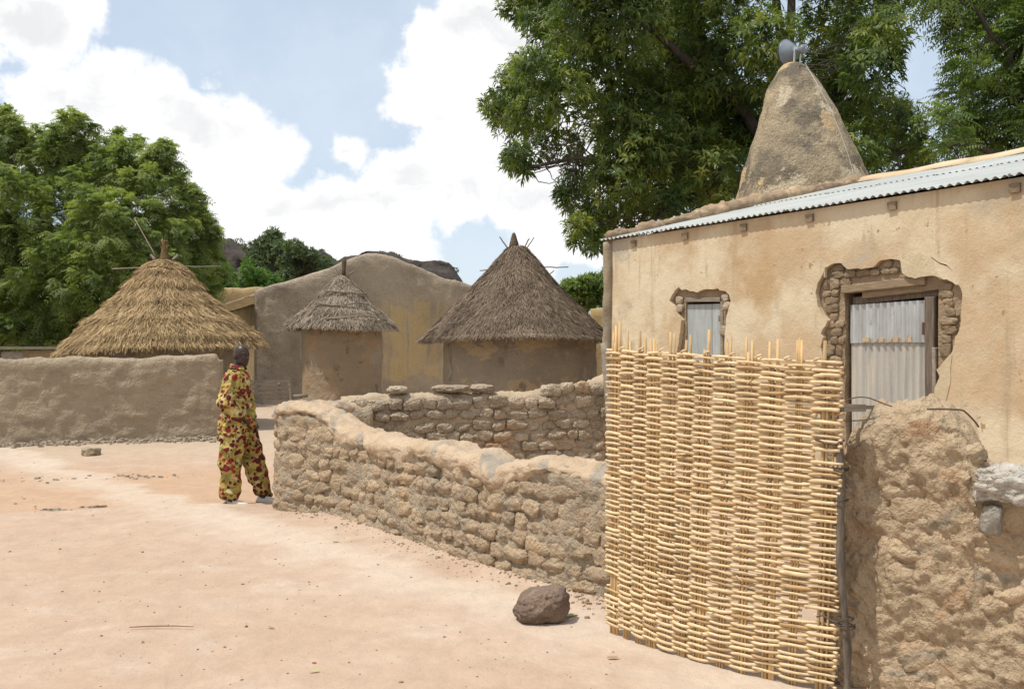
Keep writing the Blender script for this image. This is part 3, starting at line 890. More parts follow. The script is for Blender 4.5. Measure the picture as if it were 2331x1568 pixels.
# ------------------------------------------------------------------ thatched huts
def thatch(root, c, prof, mat, core, n, L=(0.22, 0.42), wdt=(0.010, 0.022), bands=None, seed=1, lift=0.05, sag=None, name='thatch_roof', bandw=0.35):
    """prof: list of (radius, z) from the top down to the eave"""
    R = np.random.default_rng(seed)
    prof = np.asarray(prof, float)
    sl = np.concatenate([[0], np.cumsum(np.linalg.norm(np.diff(prof, axis=0), axis=1))])
    ss = np.linspace(0, sl[-1], 40)
    pr, pz = np.interp(ss, sl, prof[:, 0]), np.interp(ss, sl, prof[:, 1])
    A = np.arange(72) / 72 * 2 * PI

    def wob(a, s):
        q = np.stack([np.cos(a) * 1.6, np.sin(a) * 1.6, s * 1.3], 1) + seed * 7.7
        return 0.05 * fbm(q, 3, seed)

    def sg(a):
        return 0 if sag is None else sag(a)
    rr = np.concatenate([pr - 0.03, [pr[-1] - 0.10, pr[-1] * 0.6]])
    zz = np.concatenate([pz, [pz[-1] - 0.04, pz[-1] + 0.25]])
    si = np.concatenate([ss, [ss[-1]] * 2])
    g = np.stack(np.meshgrid(np.arange(len(rr)), np.arange(72), indexing='ij'), -1).reshape(-1, 2)
    a = A[g[:, 1]]
    f = np.clip(si[g[:, 0]] / ss[-1], 0, 1)
    r = rr[g[:, 0]] * (1 + wob(a, si[g[:, 0]]))
    V = np.stack([c[0] + r * np.cos(a), c[1] + r * np.sin(a), zz[g[:, 0]] + sg(a) * f ** 3], 1)
    i, j = np.meshgrid(np.arange(len(rr) - 1), np.arange(72), indexing='ij')
    q0, q1 = (i * 72 + j).ravel(), (i * 72 + (j + 1) % 72).ravel()
    roof = part(name, V, np.stack([q0, q0 + 72, q1 + 72, q1], 1), core, root)
    # straws
    cum = np.concatenate([[0], np.cumsum((pr[1:] + pr[:-1]) / 2 * np.diff(ss))])
    s = np.interp(R.random(n) * cum[-1], cum, ss)
    lift_k = np.ones(n)
    if bands is not None:
        k = R.random(n) < bandw
        bs = np.asarray(bands)[R.integers(0, len(bands), n)]
        wgt = np.interp(bs, ss, pr) / pr.max()
        k &= R.random(n) < wgt * 1.3
        s = np.where(k, bs - R.random(n) * 0.10 - 0.05, s)
        lift_k = np.where(k, 1.5, 0.9)
    a = R.random(n) * 2 * PI
    ln = R.uniform(*L, n)
    s0 = np.clip(s - ln * 0.4, 0, ss[-1])
    s1 = s0 + ln
    ext = np.maximum(0, s1 - ss[-1] - 0.10)
    s1 = s1 - ext * R.uniform(0.5, 1, n)
    sm = (s0 + s1) / 2
    da = R.normal(0, 0.24, n) * np.where(R.random(n) < 0.12, 3.0, 1.0)
    tr, tz = pr[-1] - pr[-3], pz[-1] - pz[-3]
    tl = math.hypot(tr, tz)

    def pt(s, a, off):
        over = np.maximum(0, s - ss[-1])
        sc = np.minimum(s, ss[-1])
        r = np.interp(sc, ss, pr) * (1 + wob(a, sc)) + over * tr / tl
        z = np.interp(sc, ss, pz) + over * tz / tl - over * 0.25
        gr = np.gradient(pr, ss); gz_ = np.gradient(pz, ss)
        nr, nz = -np.interp(sc, ss, gz_), np.interp(sc, ss, gr)
        l = np.hypot(nr, nz) + 1e-9
        r = r + off * nr / l
        z = z + off * nz / l + sg(a) * np.clip(s / ss[-1], 0, 1) ** 3
        return np.stack([c[0] + r * np.cos(a), c[1] + r * np.sin(a), z], 1)
    rad = np.maximum(np.interp(np.minimum(s0, ss[-1]), ss, pr), 0.06)
    o0 = R.uniform(-0.01, 0.02, n)
    o1 = o0 + R.uniform(0, lift, n) * lift_k
    p0, p1, p2 = pt(s0, a, o0), pt(sm, a + da * (sm - s0) / rad * 1.0, (o0 + o1) / 2 + 0.01), pt(s1, a + da * (s1 - s0) / rad * 1.0, o1)
    t = nrm(p2 - p0)
    nn = np.stack([np.cos(a), np.sin(a), 0.6 + 0 * a], 1)
    sd_ = nrm(np.cross(t, nn)) * math.cos(0.5) + nrm(nn) * R.uniform(-0.6, 0.6, n)[:, None]
    wv_ = (R.uniform(*wdt, n) / 2)[:, None]
    V = np.stack([p0 - sd_ * wv_, p0 + sd_ * wv_, p1 - sd_ * wv_, p1 + sd_ * wv_, p2 - sd_ * wv_ * .5, p2 + sd_ * wv_ * .5], 1).reshape(-1, 3)
    b = np.arange(n)[:, None] * 6
    F = np.concatenate([b + np.array([0, 1, 3, 2]), b + np.array([2, 3, 5, 4])])
    part('straw', V, F, mat, roof, False, np.repeat(np.clip(R.normal(0.5, 0.28, n), 0, 1), 6), stuff=True)
    return roof


def hut_wall(root, c, r, z0, z1, mat, seed=1, taper=0.0, r0=None):
    n, m_ = 96, 44
    a = np.arange(n) / n * 2 * PI
    zz = np.linspace(z0, z1, m_)
    g = np.stack(np.meshgrid(np.arange(m_), np.arange(n), indexing='ij'), -1).reshape(-1, 2)
    rr = r * (1 + taper * (1 - g[:, 0] / m_))
    V = np.stack([c[0] + rr * np.cos(a[g[:, 1]]), c[1] + rr * np.sin(a[g[:, 1]]), zz[g[:, 0]]], 1)
    d = 0.03 * fbm(V * 1.6, 4, seed) + 0.012 * fbm(V * 6, 3, seed + 4)
    V[:, 0] += d * np.cos(a[g[:, 1]])
    V[:, 1] += d * np.sin(a[g[:, 1]])
    i, j = np.meshgrid(np.arange(m_ - 1), np.arange(n), indexing='ij')
    q0, q1 = (i * n + j).ravel(), (i * n + (j + 1) % n).ravel()
    V = np.concatenate([V, [[c[0], c[1], z0]]])
    k = np.arange(n)
    return part('hut_wall', V, [np.stack([q0, q1, q1 + n, q0 + n], 1), np.stack([np.full(n, n * m_), (k + 1) % n, k], 1)], mat, root)


def stick(root, p, q, r=0.02, mat=None, name='pole'):
    P = np.linspace(p, q, 6) + 0
    P[1:-1] += RNG.normal(0, r * 0.25, (4, 3))
    V, F = tube(P, np.linspace(r, r * 0.8, 6), 6)
    return part(name, V, F, mat or M['stick'], root)


# golden hut on the left
Y1 = 21.0
S1 = Y1 / FPX
c1 = np.array([(372 - CX) * S1, Y1])
hz1 = lambda py: CAM_H - (py - HZ) * S1
root = thing('thatched_hut', 'round hut with layered golden thatch behind the smooth grey mud wall', 'hut', (c1[0], c1[1], g0(*c1)))
hut_wall(root, c1, 1.72, g0(*c1) - 0.1, hz1(778), M['hut_wall'], 3)
prof = [(0.10, hz1(592)), (0.24, hz1(600)), (0.46, hz1(612)), (0.45, hz1(617)), (0.60, hz1(636)), (0.79, hz1(652)), (0.79, hz1(660)), (1.08, hz1(694)), (1.36, hz1(720)), (1.66, hz1(748)), (1.93, hz1(776)), (2.05, hz1(791))]
sag1 = lambda a: -0.10 * np.cos(a - PI) + 0.03 * np.sin(3 * a)
thatch(root, c1, prof, M['thatch_gold'], M['thatch_core_gold'], 44000, (0.14, 0.42), (0.007, 0.016), bands=[0.55, 0.96, 1.45, 2.05, 2.62, 2.95], seed=3, lift=0.085, sag=sag1)
# the tied knot on top
kn = [(0.15, hz1(597)), (0.10, hz1(586)), (0.065, hz1(572)), (0.05, hz1(563)), (0.055, hz1(557)), (0.085, hz1(550)), (0.05, hz1(547))]
V, F = rings([[c1[0] + 0.02, c1[1], z] for r, z in kn], [r for r, z in kn], [r for r, z in kn], 14)
V += 0.012 * fbm(V * 14, 2, 3)[:, None]
knot = part('thatch_knot', V, F, M['thatch_core_gold'], root)
mb = MB()
for k in range(40):
    a = random.random() * 2 * PI
    z0_ = random.uniform(hz1(575), hz1(550))
    r0_ = 0.052
    p = np.array([c1[0] + .02 + r0_ * math.cos(a), c1[1] + r0_ * math.sin(a), z0_])
    q = p + np.array([math.cos(a) * random.uniform(0.0, 0.035), math.sin(a) * 0.03, random.uniform(0.02, 0.09)])
    s_ = np.array([0.009, 0, 0])
    mb.add(np.array([p - s_, p + s_, q + s_ * .5, q - s_ * .5]), np.array([[0, 1, 2, 3]]))
mb.build('straw', M['thatch_gold'], knot, False, stuff=True)
# rope band under the knot
an = np.linspace(0, 2 * PI, 40)
V, F = tube(np.stack([c1[0] + 0.49 * np.cos(an), c1[1] + 0.49 * np.sin(an), hz1(614) + 0.02 * np.sin(3 * an)], 1), 0.028, 6, False)
part('rope_band', V, F, M['thatch_core_gold'], root)
P1 = lambda px, py, dy=0.0: at(px, py, Y1 + dy)
stick(root, P1(254, 612, -0.3), P1(345, 608, -0.1), 0.012)
stick(root, P1(410, 607, -0.1), P1(503, 606, 0.1), 0.011)
stick(root, P1(352, 592, -0.1), P1(344, 580, -0.1), 0.035)
stick(root, P1(393, 592, -0.1), P1(405, 580, -0.1), 0.032)
stick(root, P1(357, 588), P1(306, 497, 0.3), 0.012, M['lintel_wood'])

# dark hut on the right
Y3 = 19.0
S3 = Y3 / FPX
c3 = np.array([(1183 - CX) * S3, Y3])
hz3 = lambda py: CAM_H - (py - HZ) * S3
root = thing('thatched_hut', 'round hut with steep dark thatch behind the block wall, near the ochre house', 'hut', (c3[0], c3[1], g0(*c3)))
hut_wall(root, c3, 1.50, g0(*c3) - 0.1, hz3(758), M['hut_wall'], 13)
prof = [(0.09, hz3(560)), (0.20, hz3(570)), (0.42, hz3(598)), (0.62, hz3(628)), (0.83, hz3(655)), (1.05, hz3(682)), (1.28, hz3(709)), (1.52, hz3(735)), (1.73, hz3(757)), (1.80, hz3(766))]
c3t = c3 + np.array([-0.05, 0])
thatch(root, c3t, prof, M['thatch_dark'], M['thatch_core_grey'], 46000, (0.09, 0.24), (0.006, 0.012), bands=[2.75], seed=8, lift=0.045, bandw=0.12, sag=lambda a: -0.03 * np.cos(2 * a))
kn = [(0.11, 566), (0.095, 556), (0.065, 545), (0.045, 536), (0.025, 530)]
V, F = rings([[(1170 - CX) * S3, Y3 - 0.02, hz3(p)] for r, p in kn], [r for r, p in kn], [r for r, p in kn], 12)
V += 0.010 * fbm(V * 16, 2, 5)[:, None]
part('thatch_knot', V, F, M['thatch_core_grey'], root)
P3 = lambda px, py, dy=0.0: at(px, py, Y3 + dy)
for p, q, r in (((1157, 566), (1137, 539), .016), ((1190, 570), (1205, 543), .016), ((1196, 571), (1216, 540), .013), ((1168, 562), (1163, 548), .012),
                ((1126, 613), (1092, 616), .014), ((1225, 609), (1294, 608), .014), ((1245, 628), (1261, 616), .013), ((1226, 612), (1229, 600), .022)):
    stick(root, P3(*p, -0.1), P3(*q, -0.1), r, M['old_wood'])

# small granary in the middle
Y2 = 28.5
S2 = Y2 / FPX
c2 = np.array([(779 - CX) * S2, Y2])
hz2 = lambda py: CAM_H - (py - HZ) * S2
root = thing('granary', 'small round granary of reddish mud under a grey thatch cone, before the gabled building', 'granary', (c2[0], c2[1], g0(*c2)))
hut_wall(root, c2, 1.16, hz2(911), hz2(742), M['granary_wall'], 23, 0.0)
prof = [(0.08, hz2(628)), (0.18, hz2(634)), (0.42, hz2(654)), (0.70, hz2(679)), (0.98, hz2(704)), (1.28, hz2(727)), (1.52, hz2(746))]
thatch(root, c2, prof, M['thatch_grey'], M['thatch_core_grey'], 17000, (0.2, 0.5), (0.011, 0.022), bands=[0.75, 1.55, 1.95], seed=15, lift=0.07, sag=lambda a: 0.04 * np.sin(2 * a))
kn = [(0.07, 632), (0.06, 615), (0.075, 600), (0.05, 587)]
V, F = rings([[(783 - CX) * S2, Y2, hz2(p)] for r, p in kn], [r for r, p in kn], [r for r, p in kn], 10)
part('thatch_knot', V + 0.02 * fbm(V * 12, 2, 5)[:, None], F, M['thatch_core_grey'], root)
P2 = lambda px, py, dy=0.0: at(px, py, Y2 + dy)
stick(root, P2(775, 634), P2(762, 607), 0.012, M['old_wood'])
stick(root, P2(789, 632), P2(806, 616), 0.025, M['old_wood'])
stick(root, P2(739, 662, -0.72), P2(837, 669, -0.72), 0.03, M['old_wood'], 'binding_pole')
for rr_, pz_, a0, a1 in ((0.95, 700, -2.2, -0.6), (1.32, 729, -1.75, -0.3)):
    an = np.linspace(a0, a1, 18)
    V, F = tube(np.stack([c2[0] + (rr_ + .10) * np.cos(an), c2[1] + (rr_ + .10) * np.sin(an), hz2(pz_) + 0.05 + 0.04 * np.sin(5 * an)], 1), 0.022, 6)
    part('binding_pole', V, F, M['old_wood'], root)
for k in range(9):
    a = k / 9 * 2 * PI + 0.3
    V, F = STONES[k]
    p = np.array([c2[0] + 0.95 * math.cos(a), c2[1] + 0.95 * math.sin(a)])
    part('foot_stone', V * np.array([0.2, 0.17, 0.14]) + np.array([p[0], p[1], hz2(911) - 0.12]), F, M['dark_stone'], root)
V, F = tube([P2(668, 902, -1.0), P2(700, 900, -1.0)], 0.05, 8)
t = thing('fallen_log', 'short grey log lying at the foot of the granary', 'log', P2(684, 908, -1.0))
part('log_body', V, F, M['old_wood'], t)

# ------------------------------------------------------------------ gabled mud building
GU = np.array([0.912, 0.41]); GA = np.array([-8.46, 32.0])
m, nt = new_mat('grey washed gable')
pos = nd(nt, 'ShaderNodeNewGeometry').outputs['Position']
u = vmt(nt, 'DOT_PRODUCT', vmt(nt, 'SUBTRACT', pos, (GA[0], GA[1], 0)), (GU[0], GU[1], 0))
z = nd(nt, 'ShaderNodeSeparateXYZ', {0: pos}).outputs[2]
col = mix(nt, smooth(nt, noise(nt, pos, 0.7, 7, 0.62), 0.35, 0.65), (0.49, 0.40, 0.295), (0.38, 0.31, 0.23))
streak = noise(nt, vmt(nt, 'MULTIPLY', pos, (5.0, 5.0, 0.5)), 1.0, 7, 0.62)
edge_ = mth(nt, 'MULTIPLY_ADD', noise(nt, pos, 1.1, 6, 0.65), 2.4, -1.2)
bare = mth(nt, 'MULTIPLY', smooth(nt, mth(nt, 'ADD', u, mth(nt, 'MULTIPLY', edge_, .7)), 4.0, 4.6), smooth(nt, mth(nt, 'ADD', mth(nt, 'MULTIPLY_ADD', u, 0.06, z), mth(nt, 'MULTIPLY', edge_, 1.1)), 3.85, 3.45))
bare = mth(nt, 'MULTIPLY', bare, smooth(nt, mth(nt, 'ADD', z, edge_), 0.55, 0.85))
bare = mth(nt, 'MULTIPLY', bare, smooth(nt, mth(nt, 'ADD', streak, mth(nt, 'MULTIPLY', u, -0.036)), 0.16, 0.36))
col = mix(nt, bare, col, mix(nt, smooth(nt, streak, 0.35, 0.62), (0.68, 0.51, 0.265), (0.55, 0.415, 0.225)))
tan = mth(nt, 'MULTIPLY', smooth(nt, noise(nt, pos, 0.45, 5, 0.6), 0.5, 0.62), smooth(nt, z, 3.6, 2.8))
col = mix(nt, mth(nt, 'MULTIPLY', tan, 0.4), col, (0.33, 0.25, 0.15))
dk = mth(nt, 'MULTIPLY', smooth(nt, noise(nt, pos, 0.9, 7, 0.65), 0.52, 0.66), smooth(nt, u, 3.3, 2.0))
col = mix(nt, mth(nt, 'MULTIPLY', dk, 0.6), col, (0.23, 0.195, 0.16))
h = mth(nt, 'ADD', mth(nt, 'MULTIPLY', noise(nt, pos, 4, 7, 0.68), 0.12), mth(nt, 'MULTIPLY', noise(nt, pos, 16, 5, 0.65), 0.04))
bp = nd(nt, 'ShaderNodeBump', {'Height': h, 'Distance': 1.0, 'Strength': 1.0}).outputs[0]
finish(nt, nd(nt, 'ShaderNodeBsdfPrincipled', {'Base Color': col, 'Roughness': 0.95, 'Normal': bp, 'Specular IOR Level': 0.1}).outputs[0])
M['gable'] = m
M['tin_rust'] = earth('rusted tin', (0.36, 0.25, 0.175), (0.29, 0.185, 0.125), 2.0, [((0.42, 0.35, 0.28), 2.5, 0.55, 0.65, (1, 1, 1))], bump=((40, 0.003),), rough=0.6, spec=0.3)
root = thing('mud_building', 'large grey mud building with a broad gable and rusty tin roof', 'building', (GA[0], GA[1], 0))
W_ = 8.0
gp_u = [0, 0.25, 1.2, 2.3, 3.3, 3.75, 4.05, 4.4, 5.2, 6.6, 7.7, 8.0]
gp_z = [3.66, 3.74, 4.02, 4.40, 4.86, 5.02, 5.05, 5.0, 4.72, 4.28, 3.98, 3.88]
wg = Wall(np.array([GA + GU * 8.0, GA + GU * 5.5, GA + GU * 2.6, GA]), 0.18,
          lambda s, P: np.interp((P - GA) @ GU, gp_u, gp_z) + 0.03 * fbm(np.stack([s * 1.2, 0 * s, 0 * s], 1), 3, 4), ds=0.08)
V, F = wg.ribbon(nz=60, amp=((0.9, 0.03), (3.5, 0.018), (10, 0.008)), seed=111, rnd=0.05, crown=0.035, batter=0.05)
part('gable_wall', V, F, M['gable'], root)
GB = np.array([-0.41, 0.912])
ws = Wall(np.array([GA + GB * 0.2 + GU * 0.2, GA + GB * 4 + GU * 0.2, GA + GB * 9 + GU * 0.2]), 0.15, lambda s, P: 3.25 + 0 * s, ds=0.12)
V, F = ws.ribbon(nz=30, amp=((1.0, 0.03), (5, 0.015)), seed=115)
part('side_wall', V, F, M['ochre_side'], root)
V, F = ws.ribbon(nz=12, amp=((1.0, 0.03),), seed=117)
part('side_wall', V + np.array([GU[0] * 7.6, GU[1] * 7.6, 0]), F, M['ochre_side'], root)


def corrugated(p0, along, slope, la, ls, pitch=0.09, amp=0.014, nrm_=(0, 0, 1), ns=4, seed=0, sub=6):
    na = int(la / pitch * sub) + 1
    a = np.linspace(0, la, na)
    s = np.linspace(0, ls, ns)
    A, S = np.meshgrid(a, s, indexing='ij')
    V = np.asarray(p0) + A[..., None] * np.asarray(along) + S[..., None] * np.asarray(slope) + (amp * np.sin(A / pitch * 2 * PI))[..., None] * np.asarray(nrm_)
    V = V.reshape(-1, 3)
    return V, gridF(na, ns)


g3 = np.array([GB[0], GB[1], 0]); u3 = np.array([GU[0], GU[1], 0])
sl_ = nrm(np.array([GU[0], GU[1], 0.36]))
p0 = np.array([GA[0], GA[1], 0]) + g3 * 0.2 - u3 * 0.36 + np.array([0, 0, 3.40])
for k in range(6):
    V, F = corrugated(p0 + g3 * k * 1.45, g3, sl_, 1.5, 4.6, 0.12, 0.02)
    part('roof_sheet', V + np.array([0, 0, 0.004 * (k % 2)]), F, M['tin_rust'], root)
sl2 = nrm(np.array([-GU[0], -GU[1], 0.36]))
p0 = np.array([GA[0], GA[1], 0]) + g3 * 0.2 + u3 * 8.35 + np.array([0, 0, 3.40])
for k in range(6):
    V, F = corrugated(p0 + g3 * k * 1.45, g3, sl2, 1.5, 4.6, 0.12, 0.02)
    part('roof_sheet', V + np.array([0, 0, 0.004 * (k % 2)]), F, M['tin_rust'], root)

# a further mud wall showing above that roof
wf = Wall(np.array([[-11.2, 46.0], [-13.2, 45.6], [-16, 45.2]]), 0.25, lambda s, P: np.interp(s, [0, 0.3, 2, 6], [4.3, 4.55, 4.55, 4.2]), ds=0.12)
root = thing('mud_house', 'far tan mud house top showing over the rusty tin roof', 'house', (-13, 45.6, 0))
V, F = wf.ribbon(nz=30, amp=((1.0, 0.05), (5, 0.02)), seed=121, crown=0.1)
part('house_wall', V, F, M['ochre_side'], root)

# boards standing by the building: rails, planks and a post
bA, bB = gp(563, 937), gp(661, 923)
bA[1] = bB[1] = 28.6
bA, bB = at(563, 931, 28.6), at(661, 921, 28.8)
root = thing('board_panel', 'low panel of weathered grey boards leaning beside the standing man', 'board panel', (bA + bB) / 2 * np.array([1, 1, 0]))
zb_ = g0(-7.0, 28.6)
for k in range(5):
    z0_, z1_ = zb_ + 0.06 + k * 0.128, zb_ + 0.06 + k * 0.128 + 0.118
    a_, b_ = np.array([bA[0] - 0.1, bA[1] + 0.06 * k, (z0_ + z1_) / 2]), np.array([bB[0] - 0.06, bB[1] + 0.06 * k, (z0_ + z1_) / 2 + 0.02])
    V, F = bar(a_, b_, 0.03, 0.108)
    part('board', V, F, M['old_wood'], root, False)
V, F = bar((bB[0] - 0.10, bB[1] + 0.26, zb_ + 0.70), (bB[0] + 0.03, bB[1] - 0.05, zb_ - 0.02), 0.06, 0.05)
part('rail', V, F, M['old_wood'], root, False)
V, F = bar((bA[0] - 0.15, bA[1] + 0.30, zb_ + 0.73), (bB[0] - 0.04, bB[1] + 0.27, zb_ + 0.73), 0.05, 0.05)
part('rail', V, F, M['old_wood'], root, False)
for x in (0.25, 0.85):
    V, F = bar((bA[0] + x, bA[1] + 0.34, zb_ + 0.66), (bA[0] + x, bA[1] + 0.75, zb_ - 0.02), 0.05, 0.05)
    part('prop', V, F, M['old_wood'], root, False)

# low brick hut at the far left
root = thing('brick_hut', 'low brown brick hut beyond the left end of the mud wall', 'hut', (-13.2, 24.5, 0))
for (x0, x1, z1) in ((-15.5, -12.95, 1.66), (-12.35, -11.6, 1.66)):
    V, F = box(((x0 + x1) / 2, 24.5, z1 / 2), (x1 - x0, 0.2, z1))
    part('hut_wall', V, F, M['masonry'], root, False)
V, F = box((-12.65, 24.5, 0.7), (0.6, 0.18, 1.4)); part('hut_wall', V, F, M['masonry'], root, False)
V, F = box((-13.4, 24.9, 1.72), (4.2, 1.4, 0.07)); part('roof_slab', V, F, M['old_wood'], root, False)
V, F = box((-12.65, 24.48, 1.52), (0.56, 0.06, 0.2)); part('window_board', V, F, M['grey_stone'], root, False)

# ------------------------------------------------------------------ ochre house with tin roof
FC = np.array([1.19, 12.2]); FU = np.array([0.539, -0.8423]); FN = np.array([-0.8423, -0.539]); FD = np.array([0.8423, 0.539])
FLEN, DEPTH = 9.0, 4.87
PITCHR = 0.236


def fa(L, z, out=0.0):
    p = FC + FU * L + FN * out
    return np.array([p[0], p[1], z])


def fpx(px, py, out=0.0):
    """where the line of sight through a photo point meets the plane of the facade -> (L, z)"""
    d = ray(px, py)
    c = FC + FN * out
    t = (c @ FN) / (d[:2] @ FN)
    q = np.array([0, 0, CAM_H]) + d * t
    return float((q[:2] - FC) @ FU), float(q[2])


def zd(x, y):        # door close-up -> facade
    return fpx(x * .2627 + 1826, y * .2627 + 559.4)


def zw(x, y):        # window close-up -> facade
    return fpx(x * .14864 + 1476.3, y * .14864 + 621.6)


def rough_line(P, step=0.03, amp=0.010, seed=1, closed=True):
    P = np.asarray(P, float)
    Q = np.concatenate([P, P[:1]]) if closed else P
    out = []
    for a, b in zip(Q[:-1], Q[1:]):
        n = max(1, int(np.linalg.norm(b - a) / step))
        for t in np.arange(n) / n:
            out.append(a + (b - a) * t)
    out = np.array(out)
    q = np.concatenate([out * 14, np.full((len(out), 1), seed * 3.3)], 1)
    return out + amp * np.stack([fbm(q, 3, seed), fbm(q + 31, 3, seed + 1)], 1)


door_break = [zd(*p) for p in ((175, 960), (165, 880), (180, 800), (160, 765), (200, 690), (210, 640), (165, 580), (130, 500), (120, 405), (140, 310), (180, 240), (205, 185), (280, 150), (340, 150), (390, 190), (480, 200), (570, 190), (640, 170), (680, 125), (780, 115), (845, 120), (860, 180), (865, 240), (920, 275), (985, 290), (1040, 270), (1130, 262), (1200, 275), (1280, 300), (1355, 340), (1375, 420), (1380, 560), (1370, 680), (1330, 800), (1300, 910), (1240, 990), (1160, 1075), (1190, 1130), (1150, 1230), (1140, 1370))]
door_break = door_break + [(door_break[-1][0] + 0.02, 0.04), (door_break[0][0] + 0.05, 0.04), (door_break[0][0] - 0.03, 0.8)]
win_break = [zw(*p) for p in ((440, 1190), (470, 960), (490, 830), (500, 720), (440, 630), (390, 530), (320, 420), (350, 350), (400, 270), (460, 210), (510, 260), (560, 250), (620, 275), (700, 280), (750, 295), (800, 270), (850, 250), (960, 245), (1060, 235), (1090, 265), (1180, 280), (1230, 330), (1255, 440), (1220, 560), (1190, 650), (1180, 740), (1180, 850), (1160, 1000), (1170, 1200))]
win_break = win_break + [(win_break[-1][0] + 0.02, 1.28), (win_break[0][0] - 0.03, 1.28)]
crack = [zd(*p) for p in ((1025, 62), (1062, 92), (1120, 96), (1190, 148), (1250, 168), (1312, 226))]
crack = crack + [(a + 0.004, b - 0.014) for a, b in crack[::-1]][1:-1]
crack2 = [zd(*p) for p in ((668, 95), (680, 128), (676, 132))] + []
hD, hW, hC = rough_line(door_break, 0.03, 0.012, 3), rough_line(win_break, 0.025, 0.008, 5), rough_line(crack, 0.04, 0.003, 7)


def sheet_with_holes(outer, holes, out, thick):
    loops = [outer] + holes
    tri = tessellate_polygon([[Vector((a, b, 0)) for a, b in l] for l in loops])
    pts = np.concatenate([np.asarray(l) for l in loops])
    V0 = np.array([fa(a, b, out) for a, b in pts])
    V1 = np.array([fa(a, b, out - thick) for a, b in pts])
    F = np.array(tri)
    p = pts[F]
    cr = (p[:, 1, 0] - p[:, 0, 0]) * (p[:, 2, 1] - p[:, 0, 1]) - (p[:, 1, 1] - p[:, 0, 1]) * (p[:, 2, 0] - p[:, 0, 0])
    F[cr < 0] = F[cr < 0][:, ::-1]
    n = len(pts)
    q, k = [], 0
    for l in loops:
        m_ = len(l)
        i = np.arange(m_)
        q.append(np.stack([k + i, k + (i + 1) % m_, n + k + (i + 1) % m_, n + k + i], 1))
        k += m_
    return np.concatenate([V0, V1]), [F, np.concatenate(q)]


house = thing('mud_house', 'ochre plastered house with corrugated tin roof, broken plaster round its door', 'house', (4.2, 10.0, 0))
eave_z = lambda s: 3.035 + (s + 0.07) * PITCHR
outer = [(a, -0.1) for a in np.linspace(0.0, FLEN, 40)] + [(a, eave_z(0) - 0.03) for a in np.linspace(FLEN, 0.0, 40)]
V, F = sheet_with_holes(outer, [hD, hW, hC], 0.0, 0.055)
part('plaster_wall', V, F, M['mosque'], house, False)
# masonry core with the two openings
dL0, dL1, dZ = zd(362, 700)[0] - 0.03, zd(1150, 700)[0], zd(1150, 350)[1]
dLtop = zd(390, 390)
wL0, wL1, wZ = zw(520, 600)[0], zw(1045, 600)[0], zw(800, 425)[1]
door_open = [(dL0, 0.0), (dL1, 0.0), (dL1, dZ), (dL0, dZ)]
win_open = [(wL0, 1.36), (wL1, 1.36), (wL1, wZ), (wL0, wZ)]
outer2 = [(0.02, -0.1), (FLEN - 0.02, -0.1), (FLEN - 0.02, eave_z(0) - 0.05), (0.02, eave_z(0) - 0.05)]
V, F = sheet_with_holes(outer2, [rough_line(door_open, 0.08, 0.012, 9), rough_line(win_open, 0.08, 0.006, 10)], -0.058, 0.3)
part('masonry_wall', V, F, M['masonry'], house, False)
# far end wall, back wall, near end wall
def slab(pts, t):
    pts = np.asarray(pts, float); n = len(pts)
    V = np.concatenate([pts, pts + t])
    i = np.arange(n)
    fs = [np.stack([i, (i + 1) % n, n + (i + 1) % n, n + i], 1)]
    tri = np.stack([np.zeros(n - 2, int), np.arange(1, n - 1), np.arange(2, n)], 1)
    return V, fs + [tri[:, ::-1], tri + n]
def inn(L, s, z):
    p = FC + FU * L + FD * s
    return np.array([p[0], p[1], z])
for L in (0.0, FLEN - 0.3):
    zt_ = lambda s: eave_z(s) - 0.06 if s <= DEPTH else eave_z(2 * DEPTH - s) - 0.06
    V, F = slab([inn(L, 0.06, -0.1), inn(L, 2 * DEPTH, -0.1), inn(L, 2 * DEPTH, zt_(2 * DEPTH)), inn(L, DEPTH, zt_(DEPTH)), inn(L, 0.06, zt_(0.06))], np.append(FU * 0.29, 0))
    part('end_wall', V, F, M['mosque'], house, False)
V, F = slab([inn(0.3, 2 * DEPTH, -0.1), inn(FLEN - 0.31, 2 * DEPTH, -0.1), inn(FLEN - 0.31, 2 * DEPTH, eave_z(0) - 0.06), inn(0.3, 2 * DEPTH, eave_z(0) - 0.06)], np.append(-FD * 0.25, 0))
part('rear_wall', V, F, M['mosque'], house, False)
# rounded grey corner pilaster at the far end
zc_ = np.linspace(-0.1, eave_z(0) - 0.05, 60)
Pc = np.array([fa(0.045 + 0.012 * math.sin(3 * z_) , z_, 0.0) for z_ in zc_])
V, F = tube(Pc, 0.072, 14)
V += 0.016 * fbm(V * 5, 3, 9)[:, None] * np.array([FN[0], FN[1], 0])
part('corner_post', V, F, M['corner'], house)


def in_poly(p, P):
    x, y = p
    c = False
    for (x0, y0), (x1, y1) in zip(P, np.roll(P, -1, 0)):
        if (y0 > y) != (y1 > y) and x < (x1 - x0) * (y - y0) / (y1 - y0) + x0:
            c = not c
    return c


fang = math.atan2(FN[1], FN[0]) + PI / 2


